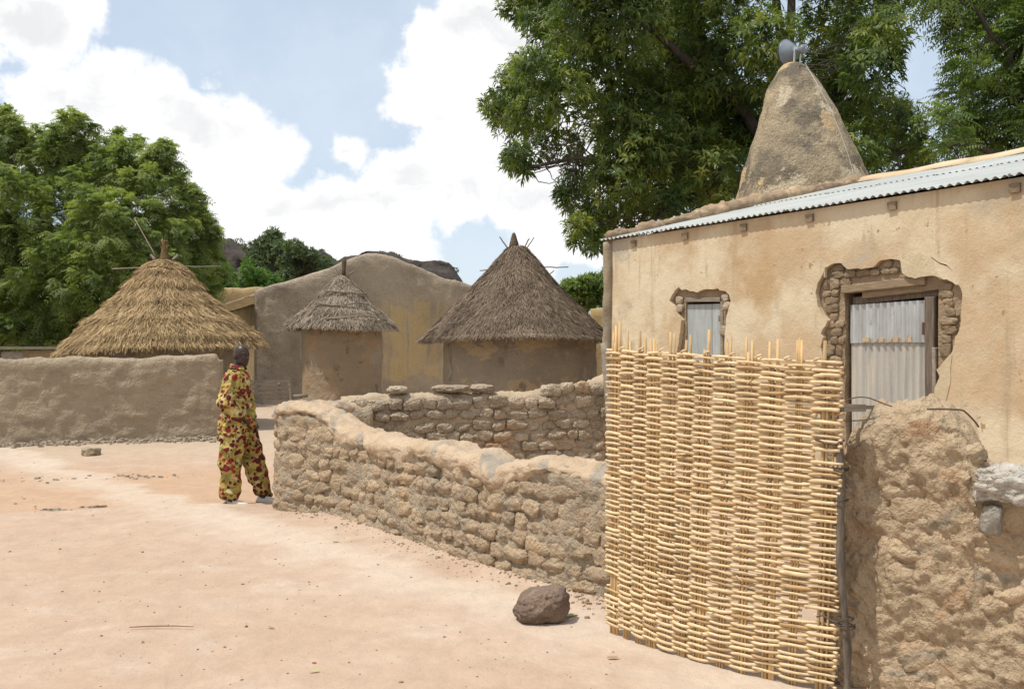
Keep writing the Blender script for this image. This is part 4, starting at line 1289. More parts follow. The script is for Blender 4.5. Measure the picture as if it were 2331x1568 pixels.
def bricks(hole, L0, L1, z0, z1, opening, mat, bw, bh, out, jit=0.25):
    z_ = z0
    P = np.asarray(hole)
    while z_ < z1:
        h_ = random.uniform(*bh)
        L = L0 - random.random() * 0.1
        while L < L1:
            w_ = random.uniform(*bw)
            c = (L + w_ / 2, z_ + h_ / 2)
            (a0, b0), (a1, b1) = opening
            inside = a0 - w_ * .3 < c[0] < a1 + w_ * .3 and c[1] < b1 + h_ * .40
            ok = all(in_poly((c[0] + dx * w_ * .36, c[1] + dz * h_ * .36), P) for dx in (-.75, .75) for dz in (-.75, .75))
            if ok and not inside and not (wood_zone(c)):
                q = fa(c[0], c[1], out - 0.026 + random.uniform(-.006, .006))
                link('brick', stone_mesh(random.randrange(16), mat), house, tuple(q - org(house)), (random.uniform(-.06, .06), random.uniform(-.1, .1), fang), ((w_ - .004) / 2 * 1.08, 0.026, (h_ - .004) / 2 * 1.1))
            L += w_
        z_ += h_


wood_zone = lambda c: False
lz = lambda c: zd(390, 350)[0] < c[0] < zd(1040, 350)[0] and zd(700, 300)[1] - 0.06 < c[1] < zd(700, 300)[1] + 0.035
wood_zone = lz
bricks(door_break, min(p[0] for p in door_break), max(p[0] for p in door_break), 0.55, max(p[1] for p in door_break), ((dL0, 0), (dL1, dZ)), M['masonry'], (0.07, 0.16), (0.06, 0.115), -0.030)
wood_zone = lambda c: False
bricks(win_break, min(p[0] for p in win_break), max(p[0] for p in win_break), 1.3, max(p[1] for p in win_break), ((wL0 - 0.01, 0), (wL1 + 0.02, wZ + 0.02)), M['window_masonry'], (0.07, 0.13), (0.07, 0.11), -0.018)


def fbar(name, a, b, th, o0, o1, mat, parent=house):
    pa, pb = fa(a[0], a[1], (o0 + o1) / 2), fa(b[0], b[1], (o0 + o1) / 2)
    t = nrm(pb - pa)
    nn = np.array([FN[0], FN[1], 0])
    bb = np.cross(nn, t)
    R = np.stack([t, nn, bb], 1)
    V, F = box((pa + pb) / 2, (np.linalg.norm(pb - pa), o1 - o0, th), R)
    o = part(name, V, F, mat, parent, False)
    md = o.modifiers.new('edge', 'BEVEL'); md.width = 0.006; md.segments = 1
    return o


fbar('lintel', zd(322, 380), zd(1045, 300), 0.075, -0.20, -0.02, M['lintel_wood'])
fbar('lintel', zd(480, 425), zd(1150, 345), 0.065, -0.24, -0.06, M['lintel_wood'])
# door: frame, corrugated leaves, hinge
door = link('door', None, house, tuple(fa(4.0, 0.0) - org(house)))
fbar('frame_head', zd(372, 477), zd(1150, 392), 0.075, -0.19, -0.11, M['door_wood'], door)
r0, r1 = zd(1068, 440), zd(1068, 1300)
fbar('frame_post', (r0[0], 0.02), (r0[0], r0[1]), 0.095, -0.16, -0.05, M['door_wood'], door)
r2 = zd(388, 480)
fbar('frame_post', (r2[0], r2[1] - 0.005), (r2[0], 0.02), 0.06, -0.20, -0.12, M['door_wood'], door)
m, nt = new_mat('galvanised door sheet')
pos = nd(nt, 'ShaderNodeNewGeometry').outputs['Position']
f = noise(nt, vmt(nt, 'MULTIPLY', pos, (9, 9, 1.2)), 1.0, 7, 0.65)
col = mix(nt, smooth(nt, f, 0.35, 0.65), (0.50, 0.51, 0.50), (0.36, 0.355, 0.335))
col = mix(nt, smooth(nt, noise(nt, vmt(nt, 'MULTIPLY', pos, (14, 14, 5)), 1.0, 6, 0.7), 0.62, 0.68), col, (0.25, 0.245, 0.235))
finish(nt, nd(nt, 'ShaderNodeBsdfPrincipled', {'Base Color': col, 'Roughness': mth(nt, 'MULTIPLY_ADD', f, 0.4, 0.32), 'Metallic': 0.35}).outputs[0])
M['door_sheet'] = m
M['door_dull'] = earth('dusty door sheet', (0.44, 0.41, 0.36), (0.34, 0.325, 0.295), 1.0, [((0.48, 0.43, 0.35), 1.0, 0.5, 0.62, (11, 11, 0.8)), ((0.30, 0.295, 0.28), 1.0, 0.62, 0.7, (16, 16, 1.0))], bump=((60, 0.001),), rough=0.6, spec=0.3, stretch=(8, 8, 0.8), speck=(60, 0.06))
lA, lB = zd(362, 600)[0], zd(1018, 600)[0]
zt0, zt1, zm = zd(362, 512)[1], zd(1018, 468)[1], zd(700, 830)[1]
for nm, za, zb_, mt, oo in (('upper_sheet', zm - 0.01, None, M['door_sheet'], -0.085), ('lower_sheet', 0.04, zm + 0.02, M['door_dull'], -0.100)):
    na, nz_ = 110, 12
    A, T_ = np.meshgrid(np.linspace(lA, lB, na), np.linspace(0, 1, nz_), indexing='ij')
    top = (zt0 + (zt1 - zt0) * (A - lA) / (lB - lA)) if zb_ is None else zb_ + 0 * A
    Z = za + (top - za) * T_
    O = oo + 0.011 * np.sin(A / 0.076 * 2 * PI) + 0.004 * fbm(np.stack([A.ravel() * 5, Z.ravel() * 5, 0 * A.ravel()], 1), 2, 3).reshape(A.shape)
    V = np.stack([FC[0] + FU[0] * A + FN[0] * O, FC[1] + FU[1] * A + FN[1] * O, Z], -1).reshape(-1, 3)
    part(nm, V, gridF(na, nz_), mt, door)
fbar('hinge', zd(1008, 660), zd(1008, 770), 0.025, -0.08, -0.06, plain('rusted hinge', (0.12, 0.06, 0.04), 0.7), door)
fbar('side_pole', zd(1112, 880), (zd(1112, 880)[0] + 0.01, 0.02), 0.035, -0.10, -0.04, M['stick'])
# dry clay smears along the joint of the two sheets
M['clay'] = earth('dry clay smear', (0.48, 0.36, 0.22), (0.42, 0.31, 0.19), 9, bump=((60, 0.003),))
for x0, x1, hgt in ((475, 540, 45), (580, 605, 35), (622, 662, 40), (695, 730, 35), (745, 790, 50), (820, 850, 30), (872, 905, 55)):
    a, b = zd(x0, 832), zd(x1, 832)
    c_ = zd((x0 + x1) / 2, 832 - hgt)
    V = np.array([fa(a[0], a[1], -0.071), fa(b[0], b[1], -0.071), fa(b[0] - .006, c_[1] - .01, -0.071), fa(c_[0], c_[1], -0.071), fa(a[0] + .006, c_[1] - .012, -0.071)])
    V2 = V - np.append(FN * 0.014, 0)
    i = np.arange(5)
    part('clay_smear', np.concatenate([V, V2]), [np.array([[0, 1, 2, 3, 4]]), np.stack([i, i + 5, (i + 1) % 5 + 5, (i + 1) % 5], 1)], M['clay'], door, False)
# pale replaster patches and the peg
for poly, sd_ in (([(848, 122), (900, 102), (1018, 62), (1095, 92), (1118, 100), (1150, 200), (1215, 272), (1130, 264), (1040, 268), (985, 288), (920, 273), (866, 238), (858, 180)], 3),
                  ([(1190, 1065), (1300, 945), (1285, 1080), (1290, 1150), (1240, 1390), (1145, 1390), (1155, 1230), (1195, 1130)], 5)):
    L_ = rough_line([zd(*p) for p in poly], 0.03, 0.006, sd_)
    V, F = sheet_with_holes(list(map(tuple, L_)), [], 0.006, 0.02)
    part('plaster_patch', V, F, M['mosque_patch'], house, False)
fbar('peg', zd(196, 180), zd(196, 278), 0.014, -0.03, 0.012, M['mosque_patch'])
# window: lintel, jamb, two-plank shutter
win = link('window', None, house, tuple(fa(1.7, 1.4) - org(house)))
fbar('window_lintel', zw(515, 408), zw(1055, 402), 0.052, -0.16, -0.035, M['old_wood'], win)
jm = zw(1068, 430)
fbar('window_jamb', (jm[0], jm[1]), (jm[0], 1.36), 0.045, -0.15, -0.045, M['old_wood'], win)
M['shutter'] = wood('blue grey shutter paint', (0.40, 0.42, 0.40), (0.30, 0.315, 0.30), (26, 26, 3.5), 0.06)
s0_, s1_ = zw(522, 480), zw(893, 470)
s2_, s3_ = zw(902, 468), zw(1022, 466)
for a, b in ((s0_, s1_), (s2_, s3_)):
    V = np.array([fa(a[0], 1.37, -0.075), fa(b[0], 1.37, -0.075), fa(b[0], b[1], -0.075), fa(a[0], a[1], -0.075)])
    V2 = V - np.append(FN * 0.03, 0)
    i = np.arange(4)
    o = part('shutter_plank', np.concatenate([V, V2]), np.concatenate([[[0, 1, 2, 3], [7, 6, 5, 4]], np.stack([i, i + 4, (i + 1) % 4 + 4, (i + 1) % 4], 1)]), M['shutter'], win, False)
fbar('shutter_hinge', zw(1030, 640), zw(1030, 735), 0.03, -0.075, -0.045, M['old_wood'], win)
# beam ends under the eave
M['beam'] = wood('mud stained beam ends', (0.27, 0.20, 0.13), (0.17, 0.125, 0.085), (30, 30, 30))
for k, (px, py) in enumerate(((1443, 540), (1560, 517), (1693, 495), (1843, 458), (2031, 425), (2310, 366))):
    L_, z_ = fpx(px, py + 6)
    V, F = bar(fa(L_, eave_z(0) - 0.10, -0.2), fa(L_ + 0.01, eave_z(0) - 0.112, 0.028), 0.085, 0.075)
    part('beam_end', V, F, M['beam'], house, False)
# tin roof: sheets laid down the slope
m, nt = new_mat('bleached roof tin')
pos = nd(nt, 'ShaderNodeNewGeometry').outputs['Position']
f = noise(nt, pos, 1.3, 7, 0.6)
col = mix(nt, smooth(nt, f, 0.35, 0.65), (0.43, 0.44, 0.415), (0.365, 0.375, 0.35))
col = mix(nt, smooth(nt, noise(nt, pos, 14, 5, 0.7), 0.69, 0.72), col, (0.16, 0.15, 0.13))
col = vmt(nt, 'SCALE', col, s=mth(nt, 'MULTIPLY_ADD', nd(nt, 'ShaderNodeObjectInfo').outputs['Random'], 0.10, 0.95))
finish(nt, nd(nt, 'ShaderNodeBsdfPrincipled', {'Base Color': col, 'Roughness': 0.55, 'Metallic': 0.1}).outputs[0])
M['roof_tin'] = m
u3 = np.array([FU[0], FU[1], 0]); d3 = np.array([FD[0], FD[1], PITCHR]); dn = nrm(np.array([-FD[0] * PITCHR, -FD[1] * PITCHR, 1]))
for side in (0, 1):
    for row in (0, 1):
        sa, sb = (-0.07, 2.45) if row == 0 else (2.40, DEPTH)
        for k in range(12):
            if side == 0:
                p0 = inn(-0.06 + k * 0.76, sa, eave_z(sa) + 0.012 * row + 0.004 * (k % 2))
                V, F = corrugated(p0, u3, d3, 0.80, sb - sa, 0.08, 0.013, dn, 6)
            else:
                p0 = inn(-0.06 + k * 0.76, 2 * DEPTH - sa, eave_z(sa) + 0.012 * row + 0.004 * (k % 2))
                V, F = corrugated(p0, u3, np.array([-FD[0], -FD[1], PITCHR]), 0.80, sb - sa, 0.08, 0.013, dn, 2)
            sh = part('roof_sheet', V, F, M['roof_tin'], house)
M['ridge'] = earth('dusty ridge capping', (0.56, 0.43, 0.29), (0.48, 0.35, 0.22), 2.0, [((0.36, 0.34, 0.30), 1.2, 0.60, 0.66, (1, 1, 1))], bump=((30, 0.004),), rough=0.7, spec=0.25)
zr = eave_z(DEPTH)
Lr = 0.15
k = 0
while Lr < FLEN - 0.1:
    Lb = min(Lr + 1.85, FLEN + 0.05)
    pr_ = [(-0.26, -0.26 * PITCHR + 0.03), (-0.12, 0.035 + 0.02), (-0.03, 0.085), (0.03, 0.085), (0.12, 0.055), (0.26, -0.26 * PITCHR + 0.03)]
    V = np.array([inn(L, DEPTH + a, zr + b + 0.006 * (k % 2) + 0.012 * math.sin(L * 5)) for L in np.linspace(Lr, Lb, 8) for a, b in pr_])
    o = part('ridge_cap', V, gridF(8, 6), M['ridge'], house)
    md = o.modifiers.new('gauge', 'SOLIDIFY'); md.thickness = 0.012
    Lr = Lb - 0.06
    k += 1
# lumpy mud verge over the far gable
ss = np.linspace(-0.04, DEPTH + 0.2, 160)
Pv = np.array([inn(0.10 + 0.03 * math.sin(s * 2.1), s, eave_z(min(s, 2 * DEPTH - s)) + 0.035) for s in ss])
rv = 0.06 + 0.065 * sstep(ss, 0.0, 2.2) + 0.02 * fbm(np.stack([ss * 2.2, 0 * ss, 0 * ss], 1), 3, 8)
V, F = tube(Pv, rv, 22, True, 0.78)
V += (0.028 * fbm(V * 2.3, 3, 61) + 0.024 * fbm(V * 9, 3, 63, 0.65) + 0.010 * fbm(V * 26, 2, 65))[:, None] * nrm(V - np.repeat(np.concatenate([Pv, Pv[:1], Pv[-1:]]), [22] * 160 + [1, 1], axis=0))
part('verge', V, F, M['verge'], house)

# ------------------------------------------------------------------ minaret cone and loudspeaker
YM = 15.75
SM = YM / FPX
hm = lambda py: CAM_H - (py - HZ) * SM
xm = lambda px: (px - CX) * SM
pm = [(900, 1828, 1.46), (700, 1828, 1.32), (560, 1829, 1.20), (480, 1829, 1.12), (445, 1829, 1.07), (410, 1829, 1.0), (369, 1828, 0.90), (319, 1824, 0.76), (270, 1820, 0.63), (220, 1814, 0.475), (195, 1811, 0.39), (172, 1808, 0.305), (157, 1806, 0.235), (148, 1806, 0.17), (144, 1806, 0.11), (142, 1806, 0.05)]
zs = np.array([hm(p[0]) for p in pm]); xs = np.array([xm(p[1]) for p in pm]); rs = np.array([p[2] for p in pm])
zz = np.concatenate([np.linspace(-0.1, hm(160), 110), np.linspace(hm(160) + .01, hm(142), 14)])
V, F = rings(np.stack([np.interp(zz, zs, xs), np.full(len(zz), YM), zz], 1), np.interp(zz, zs, rs), np.interp(zz, zs, rs), 110)
cc = np.stack([np.interp(V[:, 2], zs, xs), np.full(len(V), YM), V[:, 2]], 1)
nr_ = nrm(V - cc)
dsp = 0.028 * fbm(V * 1.5, 4, 7) + 0.010 * fbm(V * 7, 3, 8)
pl = fbm(V * 1.0 + 4, 4, 19)
dsp = dsp + 0.014 * sstep(pl, 0.16, 0.19) - 0.012 * sstep(fbm(V * 0.9 + 9, 4, 23), 0.26, 0.29)
V = V + nr_ * (dsp * np.clip(np.linalg.norm(V - cc, axis=1) / 0.2, 0, 1))[:, None]
root = thing('minaret', 'conical mud minaret with lichen stains rising behind the tin roof', 'minaret', (xm(1815), YM, 0))
part('cone', V, F, M['minaret'], root)
hs = at(1807, 122, YM)
root = thing('loudspeaker', 'grey horn loudspeaker on the tip of the mud minaret', 'loudspeaker', at(1806, 143, YM))
view = nrm(np.array([hs[0], hs[1], 0])); rgt = np.array([view[1], -view[0], 0])
ax = nrm(-rgt * math.sin(0.92) + view * math.cos(0.92) + np.array([0, 0, 0.03]))
ctr_ = at(1831, 112, YM)          # driver end


def lathe(axis, o, prof, n=36):
    t = nrm(axis)
    a = nrm(np.cross(t, [0, 0, 1])); b = np.cross(a, t)
    an = np.arange(n) / n * 2 * PI
    V = np.concatenate([o + t * x + r * (np.cos(an)[:, None] * a + np.sin(an)[:, None] * b) for x, r in prof])
    i, j = np.meshgrid(np.arange(len(prof) - 1), np.arange(n), indexing='ij')
    q0, q1 = (i * n + j).ravel(), (i * n + (j + 1) % n).ravel()
    return V, np.stack([q0, q1, q1 + n, q0 + n], 1)


V, F = lathe(ax, ctr_, [(0.10, 0.052), (0.13, 0.064), (0.18, 0.092), (0.23, 0.130), (0.28, 0.172), (0.325, 0.214), (0.345, 0.236), (0.335, 0.215), (0.26, 0.17), (0.18, 0.10), (0.15, 0.03), (0.15, 0.001)])
bell = part('horn_bell', V, F, M['horn'], root)
V, F = lathe(ax, ctr_, [(0.335, 0.222), (0.338, 0.240), (0.352, 0.240), (0.355, 0.222), (0.335, 0.222)])
part('rim', V, F, M['horn_dark'], bell)
V, F = lathe(ax, ctr_, [(-0.035, 0.001), (-0.035, 0.012), (-0.02, 0.055), (-0.005, 0.075), (0.045, 0.078), (0.05, 0.068), (0.07, 0.066), (0.12, 0.05), (0.13, 0.02)], 28)
drv = part('driver', V, F, M['horn'], root)
V, F = lathe(ax, ctr_, [(-0.044, 0.001), (-0.044, 0.012), (-0.034, 0.014)], 12)
part('bolt_cap', V, F, M['bracket'], drv)
for sx_ in (-1, 1):
    side = nrm(np.cross(ax, [0, 0, 1])) * 0.075 * sx_
    a_ = ctr_ + ax * 0.13 + side
    V, F = bar(a_ + np.array([0, 0, 0.015]), np.array([*(a_[:2] + ax[:2] * 0.02), hm(146)]), 0.03, 0.012)
    part('bracket', V, F, M['bracket'], root, False)
V, F = bar(ctr_ + ax * 0.13 + nrm(np.cross(ax, [0, 0, 1])) * 0.09, ctr_ + ax * 0.13 - nrm(np.cross(ax, [0, 0, 1])) * 0.09, 0.03, 0.025)
part('bracket', V, F, M['bracket'], root, False)
# cable down the cone
cp = []
for px, py in ((1836, 150), (1862, 210), (1893, 270), (1915, 330), (1930, 380), (1938, 412), (1935, 425)):
    z_ = hm(py)
    r_ = np.interp(z_, zs, rs); x_ = np.interp(z_, zs, xs)
    off = np.clip(0.60 * (xm(px) - x_) / (r_ + 0.03), -1, 1)
    cp.append([x_ + (r_ + 0.05) * off, YM - (r_ + 0.05) * math.sqrt(max(0, 1 - off * off)), z_])
V, F = tube(cp, 0.0032, 6)
t = thing('cable', 'thin pale cable hanging down the side of the minaret', 'cable', cp[0])
part('cable_run', V, F, M['bracket'], t)

# leaning grey post at the end of the block wall
a_, b_ = at(1392, 900, 11.2), at(1376, 780, 11.3)
root = thing('wooden_post', 'short grey post at the end of the block wall by the gate', 'post', a_)
V, F = tube(np.linspace(a_ + [0, 0, -0.5], b_, 10), np.linspace(0.05, 0.042, 10), 9)
V += 0.008 * fbm(V * 9, 2, 3)[:, None]
part('post_shaft', V, F, M['stick'], root)

# ------------------------------------------------------------------ woven cane gate
GAp, GBp = gp(1389, 1419, 0.05), gp(1893, 1564, 0.03)
GAv, GBv = GAp[:2], GBp[:2]
GW = float(np.linalg.norm(GBv - GAv)); gu = (GBv - GAv) / GW; gn = np.array([gu[1], -gu[0]])
if gn @ GAv > 0: gn = -gn
gzb = lambda t: np.interp(t, [0, 0.3, 0.6, 1.0], [0.05, 0.022, 0.018, 0.035])
gzt = lambda t: np.interp(t, [0, 0.25, 0.5, 0.8, 1.0], [1.642, 1.632, 1.615, 1.590, 1.580])


def gpt(t, z, o=0.0):
    t = np.asarray(t, float)
    s = t * GW + 0.045 * t * z / 1.6 + 0.012 * (1 - t) * z / 1.6
    b = 0.075 * np.sin(np.clip(t, 0, 1) * PI) * (1 - 0.35 * z / 1.6) + o
    return np.stack([GAv[0] + gu[0] * s + gn[0] * b, GAv[1] + gu[1] * s + gn[1] * b, z + 0 * t], -1)


gate = thing('wicker_gate', 'woven cane gate hung between the curved wall and the mud pier', 'gate', (*((GAv + GBv) / 2), 0))
NG = 12
tgs = np.cumsum(np.linspace(0.78, 1.2, NG)); tgs = (tgs - tgs[0] * 0.62) / (tgs[-1] - tgs[0] * 0.62 + 0.36)
tgs = tgs + RNG.normal(0, 0.004, NG)
for k, tg in enumerate(tgs):
    for q in range(4 if k % 3 == 0 else 3):
        tt = tg + (q - 1.2) * 0.0125 + random.uniform(-0.003, 0.003)
        r = random.uniform(0.0055, 0.0095)
        zt = float(gzt(tt)) + random.choice((0.07, 0.1, 0.11, 0.085, 0.13)) + (0.03 if k in (0, 11) else 0)
        if random.random() < 0.45: zt -= random.choice((0.06, 0.10, 0.14))
        zz_ = np.linspace(float(gzb(tt)) - 0.045 - random.uniform(0, 0.02), zt, 14)
        P = gpt(np.full(14, tt) + 0.002 * np.sin(zz_ * 4 + k) + np.linspace(0, random.uniform(-.006, .006), 14), zz_, 0.002 * np.sin(zz_ * 3 + q))
        P = P - np.array([gn[0], gn[1], 0]) * 0.0
        V, F = tube(P, r * (1 + 0.1 * np.sin(zz_ * 9 + k * 3)), 7)
        part('stake', V, F, M['stake'], gate)
NR = 98
NPT = 100
bark_rod = wood('knotty brown cane', (0.50, 0.33, 0.16), (0.34, 0.22, 0.11), (22, 22, 90), objvar=0.12)
for r_ in range(NR):
    v = (r_ + 0.5) / NR
    zc = lambda t: gzb(t) + (gzt(t) - gzb(t)) * v
    t0, t1 = -0.012 - random.random() * 0.014, 1.008 + random.random() * 0.016
    if r_ in (14, 15, 16): t0 = 0.055
    if r_ in (75,): t0 = 0.05
    if r_ in (81,): t1 = 0.93
    if r_ in (68, 69, 70): t1 = 0.925
    if r_ in (19, 20, 21, 22): t1 = 0.885
    t = np.linspace(t0, t1, NPT)
    tj = tgs + RNG.normal(0, 0.005, NG)
    am = np.interp(t, tgs, RNG.uniform(0.8, 1.25, NG))
    ph = np.interp(t, tj, np.arange(NG)) + np.where(t > tgs[-1], (t - tgs[-1]) * NG, 0) + np.where(t < tgs[0], (t - tgs[0]) * NG, 0)
    sgn = 1 if r_ % 2 == 0 else -1
    wv_ = np.cos(ph * PI) * sgn
    o = 0.0150 * am * np.tanh(1.9 * wv_ + 0.55) / math.tanh(2.4) + random.uniform(-.0015, .0015)
    q = np.stack([t * 6, np.full(NPT, r_ * 1.7), np.full(NPT, 3.0)], 1)
    dz = 0.0060 * fbm(q, 2, 5) + 0.0028 * wv_ * (1 if random.random() < .8 else -1)
    z = zc(t) + dz
    P = gpt(t, z, o)
    rad = 0.0083 * random.uniform(0.78, 1.2) * (np.linspace(1.12, 0.86, NPT) if random.random() < 0.5 else np.linspace(0.86, 1.12, NPT))
    rad = rad * (1 + 0.10 * fbm(q * 3 + 9, 2, 7))
    for _ in range(5):
        kk = random.randrange(3, NPT - 3)
        rad[kk] *= 1.28
    V, F = tube(P, rad, 6)
    part('cane', V, F, bark_rod if random.random() < 0.12 else M['cane'], gate)
# rolled ends and loose slivers
for k in range(26):
    t_, v_ = random.random(), random.random()
    z_ = float(gzb(t_) + (gzt(t_) - gzb(t_)) * v_)
    a_ = gpt(t_, z_, 0.026); b_ = gpt(t_ + random.uniform(-.05, .05), z_ + random.uniform(-.03, .02), 0.036)
    V, F = tube(np.linspace(a_, b_, 4), [0.004, 0.0045, 0.003, 0.001], 5)
    part('sliver', V, F, M['cane'], gate)
for k in range(9):
    t_ = (k + 0.6) / 9.3
    an = np.linspace(0, 2 * PI * 0.85, 12)
    c_ = gpt(t_, float(gzt(t_)) + 0.004, 0.004)
    V, F = tube(np.stack([c_[0] + gu[0] * 0.016 * np.cos(an) + gn[0] * 0.014 * np.sin(an), c_[1] + gu[1] * 0.016 * np.cos(an) + gn[1] * 0.014 * np.sin(an), c_[2] + 0.010 * np.sin(an + 1)], 1), 0.006, 6)
    part('cane_knot', V, F, M['cane'], gate)

# hinge post with wire ties, short bar to the pier
pb = gp(1928, 1592); pt_ = at(1908, 1000, pb[1] + 0.05)
post = thing('gate_post', 'dark crooked post on which the wicker gate hangs, against the mud pier', 'post', pb)
n = 24
P = np.linspace(pb, pt_, n); P[:, 0] += 0.010 * np.sin(np.linspace(0, 9, n)); P[:, 1] += 0.008 * np.cos(np.linspace(0, 7, n))
V, F = tube(P, 0.019 * (1 + 0.22 * fbm(np.stack([np.arange(n) * .8, np.zeros(n), np.zeros(n)], 1), 2, 3)), 10)
part('post_shaft', V, F, M['post'], post)


def tie(z, r, name='wire_tie', turns=3, parent=post, ctr=None):
    i = np.argmin(abs(P[:, 2] - z))
    c_ = P[i] if ctr is None else ctr
    an = np.linspace(0, 2 * PI * turns, 22 * turns)
    V, F = tube(np.stack([c_[0] + r * 1.1 * np.cos(an), c_[1] + r * np.sin(an), z + 0.004 * an / PI + 0.003 * np.sin(an * 2.3)], 1), 0.0028, 5)
    return part(name, V, F, M['wire'], parent)


tie(0.33, 0.036); tie(0.37, 0.034, turns=2)
tie(1.06, 0.032, turns=3)
tie(0.92, 0.03, turns=2)
V, F = tube([gpt(0.93, 1.21, 0.02), gpt(0.965, 1.195, 0.028), gpt(1.0, 1.19, 0.02), P[np.argmin(abs(P[:, 2] - 1.19))] + [0.02, -0.03, 0]], 0.005, 6)
part('wire_tie', V, F, M['wire'], post)
V, F = tube([gpt(0.95, 0.36, 0.02), gpt(0.975, 0.375, 0.03), gpt(1.01, 0.35, 0.02), P[np.argmin(abs(P[:, 2] - .35))] + [-0.02, -0.03, 0]], 0.004, 6)
part('wire_tie', V, F, M['wire'], post)
a_, b_ = at(1918, 928, 4.66), at(2006, 926, 4.84)
bar_ = thing('wooden_bar', 'short dark wooden bar bridging from the gate to the pier top', 'bar', (a_ + b_) / 2)
V, F = bar(a_, (a_ + b_) / 2 + [0.01, 0, -.003], 0.02, 0.036)
part('bar_body', V, F, M['old_wood'], bar_, False)
V, F = bar((a_ + b_) / 2, b_, 0.016, 0.018)
part('bar_tip', V, F, M['old_wood'], bar_, False)
wire = thing('fence_wire', 'thin dark wire looping from the gate over the top of the mud pier', 'wire', at(1960, 910, 4.7))
for pts, Y in ((((1920, 915), (1945, 905), (1975, 905), (2010, 918), (2030, 925)), 4.72), (((1920, 957), (1955, 957), (1990, 952)), 4.70), (((2110, 931), (2150, 931), (2188, 933), (2200, 940), (2218, 958), (2228, 972)), 4.55)):
    V, F = tube(resample(np.array(pts, float), 6)[0] @ np.zeros((2, 3)) + np.array([at(x, y, Y - 0.002 * (x - 1920) * .2) for x, y in resample(np.array(pts, float), 6)[0]]), 0.003 if Y > 4.6 else 0.0045, 5)
    part('wire_strand', V, F, M['wire'], wire)

# ------------------------------------------------------------------ stones and litter on the ground
bc = gp(1231, 1421)
root = thing('boulder', 'pitted brown boulder lying on the sand before the rubble wall', 'stone', bc)
V, F = cubesphere(28, 0.16)
d = 0.15 * fbm(V * 1.1 + 5, 2, 5) + 0.06 * fbm(V * 3.2, 3, 8) + 0.022 * fbm(V * 9, 3, 2)
dent = np.exp(-(np.linalg.norm(nrm(V) - nrm(np.array([0.25, -0.75, 0.55])), axis=1) / 0.16) ** 2)
V = V * (1 + d - 0.09 * dent)[:, None] * np.array([0.172, 0.15, 0.118])
V[:, 2] += 0.02 * V[:, 0] / 0.16
V = V + bc + np.array([0, 0.1, 0.088])
part('boulder_body', V, F, M['dark_stone'], root)
c_ = gp(206, 1031)
root = thing('stone', 'small grey stone lying on the road below the smooth mud wall', 'stone', c_)
V, F = cubesphere(12, 0.6)
part('stone_body', V * (1 + 0.2 * fbm(V * 1.5, 3, 4))[:, None] * np.array([0.14, 0.12, 0.075]) + [c_[0], c_[1], g0(c_[0], c_[1]) + 0.05], F, M['left_wall'], root)


def scatter(name, xy, rr, mat, flat=0.6, seed=1, kind_='stuff'):
    R = np.random.default_rng(seed)
    base, Fb = cubesphere(2, 0.6)
    n = len(xy)
    z = gz(xy[:, 0], xy[:, 1])
    sc = rr[:, None] * R.uniform(0.7, 1.3, (n, 3)) * np.array([1, 1, flat])
    rot = R.random(n) * 2 * PI
    V = base[None] * (1 + 0.25 * R.standard_normal((n, len(base), 1)).clip(-1, 1)) * sc[:, None, :]
    x = V[..., 0] * np.cos(rot)[:, None] - V[..., 1] * np.sin(rot)[:, None]
    y = V[..., 0] * np.sin(rot)[:, None] + V[..., 1] * np.cos(rot)[:, None]
    V = np.stack([x + xy[:, :1], y + xy[:, 1:], V[..., 2] + (z + rr * flat * 0.3)[:, None]], -1)
    F = (np.arange(n)[:, None, None] * len(base) + Fb[None]).reshape(-1, 4)
    o = part(name, V.reshape(-1, 3), F, mat, None, False, np.repeat(R.random(n), len(base)))
    o['kind'] = kind_
    return o


M['grit'] = earth('rusty grit', (0.30, 0.175, 0.10), (0.20, 0.12, 0.075), 20, bump=((80, 0.003),))
M['clod'] = earth('grey clods', (0.35, 0.29, 0.22), (0.26, 0.21, 0.16), 6, bump=((50, 0.006),))
R = np.random.default_rng(5)
n = 900
yy_ = 3.8 + 11 * R.random(n) ** 1.4
xy = np.stack([R.uniform(-0.62, 0.12, n) * yy_, yy_], 1)
xy = xy[(poly_dist(xy, FRONT) > 0.12) & ((xy[:, 0] + 0.6) * -0.79 + (xy[:, 1] - 7.8) * -0.61 > 0)]
scatter('pebbles', xy, np.clip(R.lognormal(-5.8, 0.45, len(xy)), 0.0015, 0.008), M['grit'], 0.7, 3)
# clods fallen along the foot of the smooth wall, of the rubble wall, and some on the road
s_ = R.random(1500)
p_ = LWALL[0] + (LWALL[1] - LWALL[0]) * 1.15 * s_[:, None]
nn_ = nrm(np.array([1.0, -3.5]))
off = 0.16 + np.abs(R.normal(0, 0.16, 1500))
scatter('rubble', p_ + nn_ * off[:, None], np.clip(R.lognormal(-4.0, 0.5, 1500), 0.008, 0.055), M['clod'], 0.75, 8)
i_ = R.integers(0, len(FRONT) - 1, 420); tt_ = R.random(420)[:, None]
p_ = FRONT[i_] * (1 - tt_) + FRONT[i_ + 1] * tt_ + np.array([-0.79, -0.61]) * np.abs(R.normal(0.02, 0.10, 420))[:, None]
scatter('rubble', p_, np.clip(R.lognormal(-5.3, 0.5, 420), 0.003, 0.014), M['front_wall'], 0.75, 9)
cl = np.concatenate([np.stack([R.normal(x, sx_, n_), R.normal(y, sy_, n_)], 1) for x, y, sx_, sy_, n_ in ((-4.85, 10.25, .10, .05, 14), (-4.55, 10.45, .09, .04, 10), (-6.1, 10.4, .5, .4, 40), (-5.0, 13.1, .35, .12, 30), (-6.3, 12.7, .4, .15, 24))])
scatter('dirt_clods', cl, np.clip(R.lognormal(-4.2, 0.5, len(cl)), 0.006, 0.04), M['clod'], 0.6, 10)
